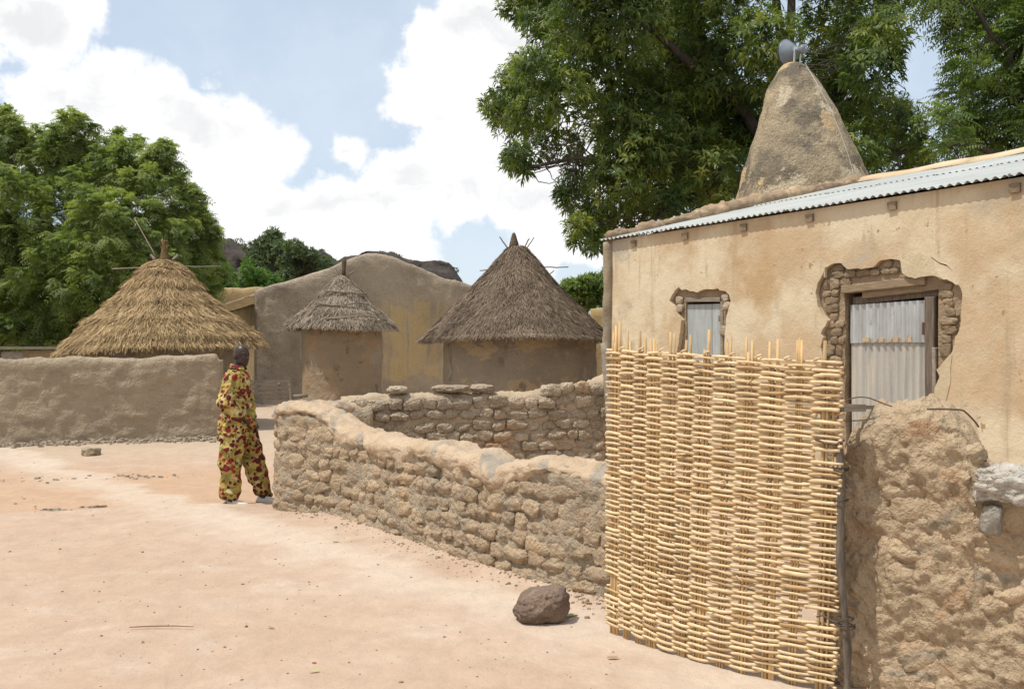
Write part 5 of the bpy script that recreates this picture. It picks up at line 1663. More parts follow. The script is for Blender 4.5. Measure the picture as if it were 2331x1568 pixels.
pts = np.array([gp(x, y) + [0, 0, 0.006] for x, y in ((294, 1429), (330, 1427), (365, 1426), (400, 1426), (441, 1428))])
t = thing('twig', 'long thin reddish twig lying on the pale sand', 'twig', pts[2])
V, F = tube(pts, [0.003, 0.0045, 0.004, 0.0035, 0.002], 5)
part('twig_stem', V, F, M['grit'], t)


def leaf_on_ground(px, py, ln, wd_, ang, mat, label):
    c_ = gp(px, py)
    t = thing('fallen_leaf', label, 'leaf', c_)
    L = np.linspace(-1, 1, 9)
    wv_ = np.sqrt(np.clip(1 - L * L, 0, 1)) * wd_
    V = []
    for l, w_ in zip(L, wv_):
        for s in (-1, 0, 1):
            V.append([l * ln, s * w_, 0.008 + 0.35 * abs(s) * w_ + 0.10 * ln * l * l])
    V = np.array(V)
    V = np.stack([V[:, 0] * math.cos(ang) - V[:, 1] * math.sin(ang), V[:, 0] * math.sin(ang) + V[:, 1] * math.cos(ang), V[:, 2]], 1) + [c_[0], c_[1], g0(c_[0], c_[1])]
    part('leaf_blade', V, gridF(9, 3), mat, t)


M['dry_leaf'] = plain('dry brown leaf', (0.30, 0.17, 0.10), 0.7)
M['pale_leaf'] = plain('withered green leaf', (0.36, 0.36, 0.17), 0.7)
leaf_on_ground(1292, 1404, 0.075, 0.022, 0.5, M['pale_leaf'], 'withered pale green leaf beside the brown boulder')
leaf_on_ground(1395, 1501, 0.034, 0.013, 0.1, M['dry_leaf'], 'curled brown leaf on the sand near the foot of the gate')
leaf_on_ground(716, 1531, 0.028, 0.010, 0.5, M['pale_leaf'], 'small pale leaf on open sand at the very front')
leaf_on_ground(764, 1237, 0.035, 0.014, 0.7, M['pale_leaf'], 'tiny grey green leaf on the sand just off the curved wall')
leaf_on_ground(617, 1427, 0.024, 0.009, -0.4, M['dry_leaf'], 'small dry leaf on the sand, in line with the long twig')

# ------------------------------------------------------------------ the standing man
MX, MY = (552 - CX) / FPX * 10.5, 10.5
MZ = g0(MX, MY)
man = thing('person', 'standing man in yellow and maroon printed shirt and trousers, hands held in front', 'person', (MX, MY, MZ))
base = np.array([MX, MY, MZ])


def fuse(name, pieces, voxel, mat, wrinkle=None, iters=2):
    Vs, Fs, n = [], [], 0
    for V, F in pieces:
        Vs.append(np.asarray(V, float))
        for f in (F if isinstance(F, list) else [F]):
            Fs.append(np.asarray(f) + n)
        n += len(V)
    me = npmesh(name, np.concatenate(Vs), Fs)
    tmp = bpy.data.objects.new('tmp', me)
    COL.objects.link(tmp)
    md = tmp.modifiers.new('r', 'REMESH'); md.mode = 'VOXEL'; md.voxel_size = voxel
    ms = tmp.modifiers.new('s', 'SMOOTH'); ms.factor = 0.5; ms.iterations = iters
    dg = bpy.context.evaluated_depsgraph_get()
    res = bpy.data.meshes.new_from_object(tmp.evaluated_get(dg))
    bpy.data.objects.remove(tmp)
    if wrinkle:
        k = len(res.vertices)
        co = np.empty(k * 3, np.float32); no = np.empty(k * 3, np.float32)
        res.vertices.foreach_get('co', co); res.vertices.foreach_get('normal', no)
        co, no = co.reshape(-1, 3), no.reshape(-1, 3)
        co = co + no * wrinkle(co.astype(float))[:, None]
        res.vertices.foreach_set('co', co.astype(np.float32).ravel())
    res.name = name
    res.materials.clear(); res.materials.append(mat)
    res.shade_smooth()
    return link(name, res, man)


m, nt = new_mat('wax print cotton')
tcn = nd(nt, 'ShaderNodeTexCoord').outputs['Object']
fl = vmt(nt, 'ADD', tcn, vmt(nt, 'SCALE', noise(nt, tcn, 5, 3, color=True), s=0.10))
wvn = nd(nt, 'ShaderNodeTexNoise', {'Vector': vmt(nt, 'MULTIPLY', fl, (7, 7, 16)), 'Scale': 1.0, 'Detail': 4, 'Distortion': 1.2}).outputs[0]
col = mix(nt, smooth(nt, wvn, 0.40, 0.60), (0.47, 0.36, 0.10), (0.23, 0.20, 0.06))
col = mix(nt, smooth(nt, noise(nt, fl, 9, 3), 0.55, 0.63), col, (0.56, 0.47, 0.235))
ch = smooth(nt, noise(nt, tcn, 4.6, 3, 0.5), 0.46, 0.52)
for scl, rad_, core_, gate_ in ((11.0, 0.42, 0.20, 0.30), (22.0, 0.46, 0.22, 0.16)):
    vo = nd(nt, 'ShaderNodeTexVoronoi', {'Vector': vmt(nt, 'ADD', tcn, (scl * .013, 0.2, 0.1)), 'Scale': scl, 'Randomness': 0.8})
    on = mth(nt, 'GREATER_THAN', mth(nt, 'ADD', nd(nt, 'ShaderNodeSeparateColor', {0: vo.outputs[1]}).outputs[0], mth(nt, 'MULTIPLY', ch, 0.55)), 0.36 if scl < 20 else 0.70)
    ed = mth(nt, 'MULTIPLY', smooth(nt, vo.outputs[0], rad_, rad_ - 0.05), on)
    inn_ = nd(nt, 'ShaderNodeSeparateColor', {0: vo.outputs[1]}).outputs[1]
    col = mix(nt, ed, col, mix(nt, smooth(nt, inn_, 0.6, 0.75), (0.105, 0.020, 0.022), (0.26, 0.032, 0.026)))
wr = nd(nt, 'ShaderNodeBump', {'Height': mth(nt, 'MULTIPLY', noise(nt, vmt(nt, 'MULTIPLY', tcn, (1, 1, 1.4)), 14, 4, 0.55, 0.8), 0.03), 'Distance': 1.0, 'Strength': 1.0}).outputs[0]
finish(nt, nd(nt, 'ShaderNodeBsdfPrincipled', {'Base Color': col, 'Roughness': 0.8, 'Normal': wr, 'Specular IOR Level': 0.15}).outputs[0])
M['print'] = m
M['skin'] = plain('dark skin', (0.044, 0.026, 0.019), 0.38, 0, 0.08, 40)
M['eye'] = plain('eye white', (0.20, 0.17, 0.15), 0.3, 0, 0.02)
M['lip'] = plain('lips', (0.055, 0.025, 0.022), 0.5, 0, 0.05)
M['shoe'] = plain('pale canvas slippers', (0.56, 0.52, 0.45), 0.7, 0, 0.12, 25)
M['sole'] = plain('grey soles', (0.16, 0.14, 0.12), 0.8)


def ell(c, r, n=14, rot=None):
    V, F = cubesphere(n, 0.0 + 1.0)
    V = nrm(V) * np.asarray(r)
    if rot is not None: V = V @ rot.T
    return V + np.asarray(c), F


def rz(a):
    return np.array([[math.cos(a), -math.sin(a), 0], [math.sin(a), math.cos(a), 0], [0, 0, 1.0]])


def ry(a):
    return np.array([[math.cos(a), 0, math.sin(a)], [0, 1, 0], [-math.sin(a), 0, math.cos(a)]])


HR = rz(-0.62) @ ry(0.10)                       # the head turns towards the viewer and tips down a little
HC = np.array([-0.005, -0.01, 1.615])
hp = lambda x, y, z: HC + HR @ np.array([x, y, z])
head = [ell(hp(-0.012, 0, 0.022), (0.098, 0.078, 0.100), 14, HR), ell(hp(0.030, 0, -0.045), (0.062, 0.058, 0.075), 12, HR),
        ell(hp(0.058, 0, -0.088), (0.030, 0.034, 0.026), 8, HR), ell(hp(0.070, 0, 0.030), (0.022, 0.052, 0.014), 8, HR),
        ell(hp(0.090, 0, -0.022), (0.024, 0.024, 0.018), 8, HR), ell(hp(0.082, 0, 0.000), (0.014, 0.011, 0.026), 8, HR),
        ell(hp(0.076, 0, -0.058), (0.018, 0.026, 0.009), 8, HR), ell(hp(0.074, 0, -0.072), (0.017, 0.024, 0.009), 8, HR),
        ell(hp(0.055, 0.034, -0.018), (0.022, 0.020, 0.018), 8, HR), ell(hp(0.055, -0.034, -0.018), (0.022, 0.020, 0.018), 8, HR),
        ell(hp(-0.012, 0.080, -0.012), (0.022, 0.010, 0.032), 8, HR), ell(hp(-0.012, -0.080, -0.012), (0.022, 0.010, 0.032), 8, HR),
        tube([(-0.055, 0, 1.40), (-0.045, 0, 1.47), (-0.03, 0, 1.55), (-0.02, 0, 1.60)], [0.075, 0.058, 0.056, 0.055], 16)]
torso = [rings([(-0.04, 0, .86), (-.04, 0, 1.0), (-.05, 0, 1.2), (-.06, 0, 1.35), (-.055, 0, 1.44)], [.10, .105, .11, .11, .07], [.15, .14, .155, .165, .12], 20)]
sh = {-1: (-0.06, -0.175, 1.40), 1: (-0.05, 0.175, 1.40)}
el = {-1: (-0.10, -0.275, 1.11), 1: (-0.115, 0.25, 1.13)}
wr_ = {-1: (0.062, -0.185, 0.945), 1: (0.075, 0.12, 0.93)}
body = list(head) + torso
for s in (-1, 1):
    body.append(tube([sh[s], el[s]], [0.052, 0.042], 12)); body.append(tube([el[s], wr_[s]], [0.042, 0.027], 12))
    body.append(ell(el[s], (.042, .042, .042), 8))
    wv_ = np.array(wr_[s]); fdir = nrm(np.array([0.42, -0.30 * s, -0.85])); sdir = nrm(np.array([0.5, 0.75 * s, 0.35])); sdir = nrm(sdir - fdir * (sdir @ fdir)); ndir = np.cross(fdir, sdir)
    palm = wv_ + fdir * 0.045
    body.append(ell(palm, (0.05, 0.040, 0.018), 8, np.stack([fdir, sdir, ndir], 1)))
    for k, (o_, l_) in enumerate(((-.028, .062), (-.010, .074), (.010, .070), (.028, .056))):
        q0 = palm + fdir * 0.035 + sdir * o_; cu = ndir * (0.35 if s > 0 else -0.35)
        q1 = q0 + nrm(fdir + cu * .4) * l_ * .5; q2 = q1 + nrm(fdir + cu * 1.6) * l_ * .5
        body.append(tube([q0, q1, q2], [0.0095, 0.0088, 0.007], 8))
    q0 = palm - fdir * 0.01 - sdir * 0.03; q1 = q0 + nrm(fdir * .6 - sdir) * .035; q2 = q1 + nrm(fdir - sdir * .3) * .028
    body.append(tube([q0, q1, q2], [0.012, 0.0105, 0.008], 8))
hip = {-1: (-0.045, -0.10, 0.86), 1: (-0.005, 0.10, 0.86)}
kn = {-1: (-0.10, -0.115, 0.45), 1: (0.105, 0.10, 0.45)}
ak = {-1: (-0.10, -0.115, 0.075), 1: (0.195, 0.10, 0.075)}
for s in (-1, 1):
    body.append(tube([hip[s], kn[s]], [0.085, 0.055], 14)); body.append(tube([kn[s], np.array(ak[s])], [0.055, 0.036], 14)); body.append(ell(kn[s], (.055, .055, .055), 8))
    a_ = np.array(ak[s]); body.append(tube([a_, a_ + [0.06, -0.02, -0.035], a_ + [0.15, -0.05, -0.055]], [0.036, 0.036, 0.026], 10)); body.append(ell(a_ + [-0.02, 0, -0.04], (.04, .034, .03), 8))
bd = fuse('body', body, 0.0065, M['skin'], None, 3)
for s in (-1, 1):
    V, F = ell(hp(0.079, 0.030 * s, 0.010), (0.008, 0.012, 0.0048), 6, HR); part('eye', V + base, F, M['eye'], man)
    V, F = ell(hp(0.0855, 0.029 * s, 0.010), (0.004, 0.0062, 0.0055), 6, HR); part('iris', V + base, F, M['skin'], man)
V, F = ell(hp(0.0885, 0, -0.065), (0.009, 0.022, 0.009), 6, HR); part('lips', V + base, F, M['lip'], man)
# shirt
tw = rz(-0.12)
shirt = [rings([(-.045, 0, .79), (-.045, 0, .84), (-.045, 0, .95), (-.05, 0, 1.08), (-.055, 0, 1.2), (-.06, 0, 1.33), (-.062, 0, 1.41), (-.055, 0, 1.455), (-.045, 0, 1.48)],
               [.205, .203, .188, .17, .16, .145, .125, .095, .075], [.235, .232, .222, .205, .2, .2, .175, .115, .085], 32)]
for s in (-1, 1):
    S_, E_, W_2 = np.array(sh[s]), np.array(el[s]), np.array(wr_[s])
    shirt.append(tube([S_ + [0, -0.05 * s, 0.015], S_ + [0, 0.0, -.01], (S_ + E_) / 2 + [0, .01 * s, 0], E_, ], [0.075, 0.088, 0.080, 0.078], 16))
    shirt.append(tube([E_ + [0, 0, .02], (E_ + W_2) / 2, W_2 + (W_2 - E_) * 0.02], [0.078, 0.074, 0.066], 16)); shirt.append(ell(E_, (.078, .076, .078), 10))
V, F = shirt[0]
V[:, 2] += np.where(V[:, 2] < 0.9, 0.07 * V[:, 0] / 0.18 * sstep(-V[:, 2], -0.95, -0.8), 0)


def wrk(c):
    q = c * np.array([9, 9, 6.0])
    r = np.abs(vn(q + 0.6 * np.stack([vn(q * .7, 5), vn(q * .7, 6), vn(q * .7, 7)], 1), 3))
    return 0.045 * (0.35 - r) + 0.012 * fbm(c * 7, 2, 9)


so = fuse('shirt', shirt, 0.011, M['print'], wrk, 4)
# collar
an = np.linspace(-0.35, 2 * PI - 0.9, 30)
V = np.concatenate([np.stack([-.042 + r_ * 1.0 * np.cos(an + 0.3), r_ * 1.12 * np.sin(an + 0.3), np.full(30, z_) + 0.015 * -np.cos(an)], 1) for r_, z_ in ((.066, 1.475), (.068, 1.512), (.080, 1.515), (.098, 1.475))])
cl_ = part('collar', V + base, gridF(4, 30), M['print'], man)
trs = [rings([(-.03, 0, 1.0), (-.03, 0, .93), (-.03, 0, .82), (-.025, 0, .74)], [.12, .13, .145, .14], [.15, .16, .175, .18], 28)]
for s in (-1, 1):
    H_, K_, A_ = np.array(hip[s]), np.array(kn[s]), np.array(ak[s])
    trs.append(tube([H_ + [0, 0, .03], (H_ + K_) / 2 + [0.0, 0, 0], K_, (K_ + A_) / 2, A_ + [0.0, 0, .07], A_ + [-0.008, 0, 0.018]], [0.125, 0.122, 0.112, 0.10, 0.092, 0.086], 20))
to = fuse('trousers', trs, 0.011, M['print'], lambda c: 1.25 * wrk(c * np.array([1, 1, 1.25])), 4)
for s in (-1, 1):
    A_ = np.array(ak[s])
    c_ = np.array([A_[0] + 0.055, A_[1] - 0.02, 0.0])
    dr = rz(-0.30 if s < 0 else -0.22)
    L = np.linspace(-0.13, 0.175, 22)
    w_ = np.interp(L, [-.13, -.10, 0, .09, .15, .175], [.012, .034, .036, .047, .036, .008])
    hgt = np.interp(L, [-.13, -.10, 0, .06, .15, .175], [.02, .062, .068, .05, .034, .012])
    V = []
    for l, a_, h_ in zip(L, w_, hgt):
        an = np.linspace(0, PI, 12)
        V.append(np.stack([np.full(12, l), a_ * np.cos(an), 0.018 + h_ * np.sin(an) ** 0.75], 1))
    V = np.concatenate(V) @ dr.T + c_
    sh_ = part('shoe', V + base, gridF(22, 12)[:, ::-1], M['shoe'], man)
    V = np.concatenate([np.stack([L, w_ * 1.06 * q, np.full(22, z_)], 1) for q, z_ in ((-1, 0.0), (-1, .02), (1, .02), (1, 0.0))]) @ dr.T + c_
    part('sole', V + base, gridF(4, 22), M['sole'], sh_, False)

# ------------------------------------------------------------------ trees
def diamonds(base, d, L, W, droop, hint, R):
    """leaf blades: two bent halves each"""
    n = len(base)
    d = nrm(d)
    mid = base + d * (L * 0.45)[:, None]
    d2 = nrm(d + np.array([0, 0, -1.0]) * droop[:, None])
    tip = mid + d2 * (L * 0.55)[:, None]
    sdv = nrm(np.cross(d, hint))
    V = np.stack([base, mid - sdv * (W / 2)[:, None], tip, mid + sdv * (W / 2)[:, None]], 1).reshape(-1, 3)
    b = np.arange(n)[:, None] * 4
    return V, np.concatenate([b + np.array([0, 1, 3]), b + np.array([1, 2, 3])])


def sphere_dirs(n, R, up=0.15):
    u = nrm(R.standard_normal((n, 3)))
    u[:, 2] += up
    return nrm(u)


def rosettes(P, A, nl, L, W, R, open_=(0.6, 1.35), droop=(0.2, 1.0)):
    n = len(P)
    P, A = np.repeat(P, nl, 0), np.repeat(A, nl, 0)
    t1 = nrm(np.cross(A, np.array([0.3, 0.2, 1.0])))
    t2 = np.cross(A, t1)
    ph = R.random(n * nl) * 2 * PI
    th = R.uniform(*open_, n * nl)
    d = A * np.cos(th)[:, None] + (t1 * np.cos(ph)[:, None] + t2 * np.sin(ph)[:, None]) * np.sin(th)[:, None]
    l = R.uniform(*L, n * nl)
    V, F = diamonds(P + A * (R.uniform(-0.06, 0.06, n * nl))[:, None], d, l, l * R.uniform(*W, n * nl), R.uniform(*droop, n * nl), A, R)
    r = np.clip(np.repeat(R.random(n), nl) * 0.65 + R.random(n * nl) * 0.35, 0, 1)
    return V, F, np.repeat(r, 4)


def fronds(P, D, ln, k, R, leaf=(0.10, 0.15), wid=0.26, droop=0.5):
    """pinnate sprays: k pairs of leaflets along an arching stalk"""
    n = len(P)
    D = nrm(D)
    s = (np.arange(k) + 0.6) / k
    S = np.repeat(s[None], n, 0)
    stalk = P[:, None, :] + D[:, None, :] * (S * ln[:, None])[..., None]
    stalk[..., 2] -= droop * ln[:, None] * S ** 2 * 0.55
    T = D[:, None, :] + np.zeros((n, k, 1))
    T[..., 2] -= droop * 1.1 * S
    T = nrm(T)
    up = np.array([0, 0, 1.0]) + R.normal(0, 0.35, (n, 1, 3))
    side = nrm(np.cross(T, up))
    hint = np.cross(side, T)
    Vs, Fs, o = [], [], 0
    for sg in (-1, 1):
        d = (T * 0.55 + side * sg * 0.85 + np.array([0, 0, -0.22])).reshape(-1, 3)
        l = (R.uniform(*leaf, (n, k)) * (1 - 0.55 * np.abs(S - 0.45))).ravel()
        V, F = diamonds(stalk.reshape(-1, 3), d, l, l * wid, np.full(n * k, 0.35), hint.reshape(-1, 3), R)
        Vs.append(V); Fs.append(F + o); o += len(V)
    r = np.repeat(R.random(n), k)
    r = np.clip(r * 0.7 + 0.3 * R.random(n * k), 0, 1)
    return np.concatenate(Vs), np.concatenate(Fs), np.concatenate([np.repeat(r, 4)] * 2)


def clump_points(C, rad, n, R, squash=0.8, inner=0.45, up=0.2):
    u = sphere_dirs(n, R, up)
    rr = rad * (inner + (1 - inner) * R.random(n) ** 0.6)
    P = C + u * rr[:, None] * np.array([1, 1, squash])
    return P, u


def clumps_at(lst, Y, dz, R):
    out = []
    for px, py, r in lst:
        y = Y + R.uniform(-dz, dz)
        out.append((at(px, py, y), r * y / FPX))
    return out


def crooked(a, b, n, amp, R, sagz=0.0):
    t = np.linspace(0, 1, n)
    P = a + (b - a) * t[:, None]
    w_ = np.cumsum(R.normal(0, 1, (n, 3)), 0)
    w_ = w_ - w_[0] - (w_[-1] - w_[0]) * t[:, None]
    P = P + w_ * amp
    P[:, 2] += sagz * np.sin(t * PI)
    return P


def make_tree(name, label, cat, foot, fork, trunk_r, clumps, mat, leafer, R, limbs=7, group=None, twig_r=0.02, limb_r=None):
    root = thing(name, label, cat, foot, group)
    foot, fork = np.asarray(foot, float), np.asarray(fork, float)
    P = crooked(foot - [0, 0, 0.2], fork, 12, trunk_r * 0.12, R)
    V, F = tube(P, trunk_r * np.linspace(1.25, 0.8, 12), 14)
    part('trunk', V, F, M['bark'], root)
    cen = np.array([c for c, r in clumps]); rad = np.array([r for c, r in clumps])
    # main limbs reach groups of clumps, twigs reach each clump from its limb
    k = min(limbs, len(cen))
    idx = [int(np.argmax(np.linalg.norm(cen - fork, axis=1)))]
    for _ in range(k - 1):
        d = np.min(np.stack([np.linalg.norm(cen - cen[i], axis=1) for i in idx]), 0)
        idx.append(int(np.argmax(d)))
    limb_pts = []
    for i in idx:
        tip = cen[i]
        Pl = crooked(fork, tip, 14, np.linalg.norm(tip - fork) * 0.016, R, 0.10 * np.linalg.norm(tip - fork))
        V, F = tube(Pl, (limb_r or trunk_r * 0.5) * np.linspace(1, 0.14, 14), 9)
        part('limb', V, F, M['bark'], root)
        limb_pts.append(Pl)
    lp = np.concatenate(limb_pts)
    mb = MB()
    for c, r in clumps:
        near = np.argsort(np.linalg.norm(lp - c, axis=1) + 0.3 * (np.linalg.norm(lp - fork, axis=1) > np.linalg.norm(c - fork)))[:7]
        for q in range(4):
            e = c + nrm(R.standard_normal(3)) * r * 0.7
            V, F = tube(crooked(lp[near[R.integers(0, 7)]], e, 9, 0.045 * np.linalg.norm(e - lp[near[0]]) + 0.02, R), twig_r * R.uniform(0.5, 1.0) * np.linspace(1, 0.25, 9), 4, False)
            mb.add(V, F)
    mb.build('twigs', M['bark'], root, stuff=True)
    Vs, Fs, Rs, o = [], [], [], 0
    for c, r in clumps:
        V, F, rn = leafer(c, r, R)
        Vs.append(V); Fs.append(F + o); Rs.append(rn); o += len(V)
    part('crown', np.concatenate(Vs), np.concatenate(Fs), mat, root, False, np.concatenate(Rs), stuff=True)
    return root


# big mango tree behind the ochre house
R = np.random.default_rng(21)
mango = [(1190, 15, 60), (1255, 50, 75), (1175, 195, 60), (1235, 165, 75), (1310, 140, 85), (1150, 250, 48), (1215, 255, 65), (1290, 225, 70), (1122, 235, 28), (1118, 255, 18),
         (1180, 352, 38), (1225, 345, 42), (1165, 375, 24), (1195, 385, 22), (1290, 330, 42), (1250, 300, 30),
         (1330, 60, 100), (1420, 60, 110), (1520, 40, 110), (1650, 60, 110), (1390, 175, 90), (1520, 160, 110), (1640, 180, 110), (1740, 90, 90), (1400, 285, 80), (1510, 280, 105), (1620, 300, 110), (1700, 250, 80),
         (1335, 395, 60), (1410, 410, 95), (1530, 400, 105), (1640, 400, 90), (1305, 462, 42), (1360, 500, 58), (1440, 495, 75), (1325, 545, 34), (1362, 562, 26), (1540, 470, 60), (1620, 450, 60), (1290, 440, 30), (1315, 510, 30),
         (1470, 340, 85), (1580, 230, 95), (1455, 220, 90), (1695, 340, 70), (1560, 340, 90),
         (1880, 50, 80), (1960, 60, 80), (1905, 150, 75), (1985, 160, 75), (1930, 240, 75), (2000, 262, 80), (2050, 300, 58), (1960, 330, 64), (2060, 365, 52), (2098, 335, 32), (1870, 230, 60), (2015, 75, 70), (2028, 122, 30), (1760, 180, 70), (1990, 375, 48), (2090, 372, 34), (1900, 330, 50),
         (1240, -60, 90), (1340, -70, 110), (1450, -80, 130), (1600, -80, 130), (1750, -60, 90), (1900, -70, 100), (2040, -60, 90), (1950, -150, 140), (1500, -180, 160), (1700, -180, 160), (1320, -170, 130)]
YT = 20.5
cl_m = []
for px, py, r in mango:
    y = YT + R.uniform(-2.2, 2.2)
    cl_m.append((at(px, py, y), r * y / FPX))
# unseen far side of the crown
for px, py, r in mango[::3]:
    if r > 55:
        y = YT + R.uniform(2.5, 4.5)
        cl_m.append((at(px + R.uniform(-40, 40), py + 15, y), r * y / FPX))


def leaf_mango(c, r, R):
    n = int(280 * r ** 2) + 16
    P, u = clump_points(c, np.full(n, r), n, R, 0.8, 0.35, 0.12)
    A = nrm(u * 0.75 + np.array([0, 0, 0.35]) + R.normal(0, 0.25, (n, 3)))
    return rosettes(P, A, 9, (0.14, 0.245), (0.17, 0.25), R, (0.65, 1.5), (0.3, 1.3))


tx = at(1838, 100, 21.0)
make_tree('mango_tree', 'huge dark mango tree spreading behind the ochre house and minaret', 'tree', (tx[0], 21.2, 0), (tx[0] + 0.05, 21.1, 4.6), 0.42, cl_m, M['mango'], leaf_mango, R, 16, limb_r=0.17, twig_r=0.022)

# feathery tree at the right
neem = [(2120, 0, 40), (2185, 25, 60), (2265, 40, 85), (2330, 50, 90), (2185, 75, 40), (2240, 125, 65), (2305, 145, 85), (2215, 175, 48), (2195, 225, 60), (2240, 240, 75), (2325, 235, 85), (2155, 265, 30), (2180, 285, 50), (2240, 305, 60), (2305, 320, 65), (2165, 335, 34), (2200, 340, 40),
        (2400, 80, 120), (2420, 200, 120), (2400, 310, 110), (2380, -60, 140), (2260, -70, 110), (2150, -60, 70), (2500, 120, 150), (2520, 280, 150)]
cl_n = clumps_at(neem, 19.0, 1.6, R)


def leaf_neem(c, r, R):
    n = int(330 * r ** 2) + 14
    P, u = clump_points(c, np.full(n, r), n, R, 0.75, 0.3, 0.15)
    D = nrm(u + np.array([-0.25, 0, 0.1]) + R.normal(0, 0.3, (n, 3)))
    return fronds(P, D, R.uniform(0.30, 0.5, n), 7, R, (0.10, 0.165), 0.30, 0.8)


nx = at(2480, 300, 19.3)
make_tree('neem_tree', 'light green feathery neem tree reaching in over the tin roof ridge', 'tree', (nx[0], 19.3, 0), (nx[0], 19.3, 4.0), 0.3, cl_n, M['neem'], leaf_neem, R, 9, limb_r=0.11)

# big feathery tree at the left
left = [(5, 300, 52), (55, 350, 60), (60, 395, 80), (165, 310, 48), (170, 345, 62), (120, 365, 55), (150, 420, 90), (280, 350, 45), (275, 385, 60), (215, 385, 50), (250, 440, 90), (378, 360, 34), (365, 395, 50), (330, 420, 55), (350, 460, 80), (405, 430, 38), (430, 480, 55), (455, 520, 46), (478, 540, 28), (420, 560, 80), (330, 555, 90), (220, 540, 100), (100, 520, 100), (10, 480, 90),
        (20, 600, 100), (130, 640, 110), (250, 650, 100), (360, 650, 90), (440, 625, 55), (475, 590, 30), (60, 735, 110), (170, 745, 100), (285, 720, 80), (0, 790, 60), (120, 800, 60), (450, 690, 50), (485, 640, 30), (-60, 400, 100), (-80, 550, 120), (-80, 700, 120), (-160, 480, 140), (-160, 650, 140), (400, 720, 60)]
YL = 30.0
R = np.random.default_rng(33)
cl_l = []
for px, py, r in left:
    if px > 350: px, r = px - 8, r * 0.9
    edge_ = py < 470 or px > 400
    y = YL + (R.uniform(-1.0, 1.5) if edge_ else R.uniform(-3.2, -0.4))
    cl_l.append((at(px, py, y), r * y / FPX))
for px, py, r in left[::3]:
    if r > 50:
        y = YL + R.uniform(2, 4)
        cl_l.append((at(px * 0.95, py + 20, y), r * y / FPX))


def leaf_left(c, r, R):
    """plumes: sprays set round short upright boughs"""
    m_ = int(18 * r ** 2) + 7
    u = sphere_dirs(m_, R, 0.45)
    ax = nrm(u * 0.9 + np.array([R.uniform(-.1, .45), R.uniform(-.4, .1), 0.55]))
    b0 = c + u * r * 0.45
    ln = r * R.uniform(0.45, 0.75, m_)
    k = 26
    s = R.random((m_, k)) ** 0.7
    P = (b0[:, None] + ax[:, None] * (s * ln[:, None])[..., None]).reshape(-1, 3)
    rd = nrm(R.standard_normal((m_, k, 3)) + np.array([0, 0, 0.2]))
    D = nrm(ax[:, None] * (0.35 + 0.8 * s)[..., None] + rd * 0.75).reshape(-1, 3)
    n = len(P)
    V, F, rn = fronds(P, D, R.uniform(0.26, 0.5, n), 6, R, (0.11, 0.19), 0.27, 1.0)
    pl = np.repeat(np.clip(R.normal(0.5, 0.22, m_), 0, 1), k)
    pl = np.repeat(np.repeat(pl, 6), 4)
    return V, F, np.clip(0.55 * np.concatenate([pl, pl]) + 0.45 * rn, 0, 1)


lx = at(150, 760, 30.5)
make_tree('feathery_tree', 'broad bright green feathery tree behind the golden thatched hut', 'tree', (lx[0], 30.5, 0), (lx[0] + 0.3, 30.5, 2.8), 0.34, cl_l, M['feather'], leaf_left, R, 12, limb_r=0.14, twig_r=0.018)


# trees and bushes farther back
def leaf_far(sz, dens):
    def f(c, r, R):
        n = int(dens * r ** 2) + 20
        P, u = clump_points(c, np.full(n, r), n, R, 0.85, 0.5, 0.2)
        A = nrm(u + np.array([0, 0, 0.3]) + R.normal(0, 0.3, (n, 3)))
        return rosettes(P, A, 7, (sz * 0.8, sz * 1.3), (0.28, 0.42), R, (0.6, 1.4), (0.2, 0.9))
    return f


def far_tree(name, label, lst, Y, dz, mat, sz, dens, trunk=0.25, group=None, sub=3):
    R = np.random.default_rng(int(Y * 7 + lst[0][0]))
    c = []
    for px, py, r in lst:
        for _ in range(sub):
            a = R.normal(0, 0.5, 2) * r * 0.75
            y = Y + R.uniform(-dz, dz)
            c.append((at(px + a[0], py + a[1], y), r * R.uniform(0.42, 0.62) * y / FPX))
    m_ = at(np.mean([p[0] for p in lst]), max(p[1] for p in lst), Y)
    make_tree(name, label, 'tree' if 'tree' in name else 'bush', (m_[0], Y, 0), (m_[0], Y, max(m_[2] - 0.4, 0.8)), trunk, c, mat, leaf_far(sz, dens), R, 4, group, limb_r=trunk * 0.5)


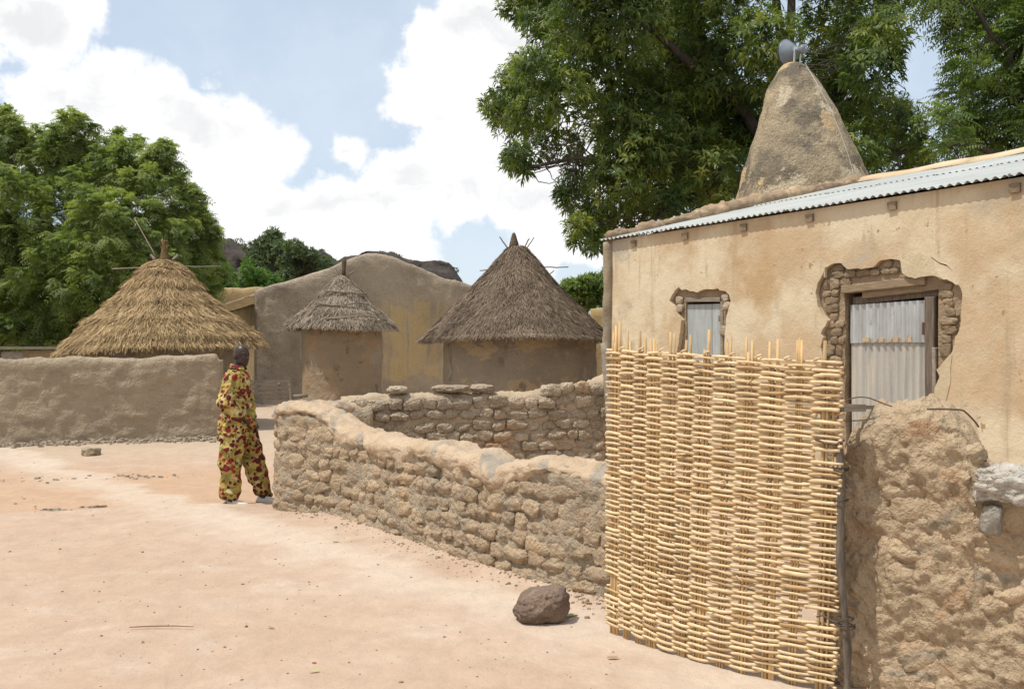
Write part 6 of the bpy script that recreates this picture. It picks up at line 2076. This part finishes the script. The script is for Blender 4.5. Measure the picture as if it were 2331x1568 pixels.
far_tree('dark_tree', 'taller dark round tree beyond the gabled building, against the cliff', [(606, 558, 38), (596, 600, 40), (625, 575, 36), (582, 630, 30)], 58, 1.5, M['far_dark'], 0.19, 190, 0.3, 'dark trees below the cliff', 9)
far_tree('dark_tree', 'wider dark tree touching the gable top, right of the taller one', [(665, 590, 42), (700, 590, 32), (655, 625, 40), (715, 612, 26), (740, 605, 20)], 56, 1.5, M['far_dark'], 0.19, 190, 0.3, 'dark trees below the cliff', 9)
far_tree('green_bush', 'bright green bush above the rusty tin roof, beside the dark trees', [(560, 632, 30), (590, 640, 34), (615, 645, 24), (535, 645, 24)], 50, 1.2, M['far_bright'], 0.16, 200, 0.12, 'bright bushes', 6)
far_tree('green_bush', 'bright green bush between the feathery tree and the tin roof', [(505, 620, 28), (492, 650, 34), (520, 640, 24), (500, 690, 34)], 47, 1.2, M['far_bright'], 0.16, 200, 0.12, 'bright bushes', 6)
far_tree('leafy_tree', 'small green tree seen between the dark thatched hut and the ochre house', [(1322, 640, 34), (1350, 650, 34), (1310, 670, 28), (1345, 690, 30), (1375, 640, 34), (1300, 655, 20)], 33, 1.0, M['neem'], 0.17, 190, 0.12, None, 6)
wk = Wall(np.array([[4.2, 31.0], [3.0, 31.2], [2.6, 31.2]]), 0.15, lambda s, P: 2.9 + 0 * s, ds=0.1)
root = thing('mud_hut', 'sliver of orange mud hut between the dark thatch and the ochre house', 'hut', (3.2, 31, 0))
V, F = wk.ribbon(nz=20, amp=((2, 0.05),), seed=131, crown=0.1)
part('hut_wall', V, F, M['ochre_side'], root)
# scrub along the top of the escarpment
R = np.random.default_rng(77)
mb = MB()
Vs, Fs, Rs, o = [], [], [], 0
for k in range(80):
    px = R.uniform(495, 1035)
    py = np.interp(px, sil[:, 0], sil[:, 1]) + R.uniform(-1, 10)
    c = at(px, py, 386)
    n = 40
    P, u = clump_points(c, np.full(n, R.uniform(0.7, 2.4)), n, R)
    V, F, rn = rosettes(P, u, 6, (0.5, 0.9), (0.4, 0.6), R)
    Vs.append(V); Fs.append(F + o); Rs.append(rn); o += len(V)
so_ = part('scrub_vegetation', np.concatenate(Vs), np.concatenate(Fs), M['far_dark'], None, False, np.concatenate(Rs))
so_['kind'] = 'stuff'
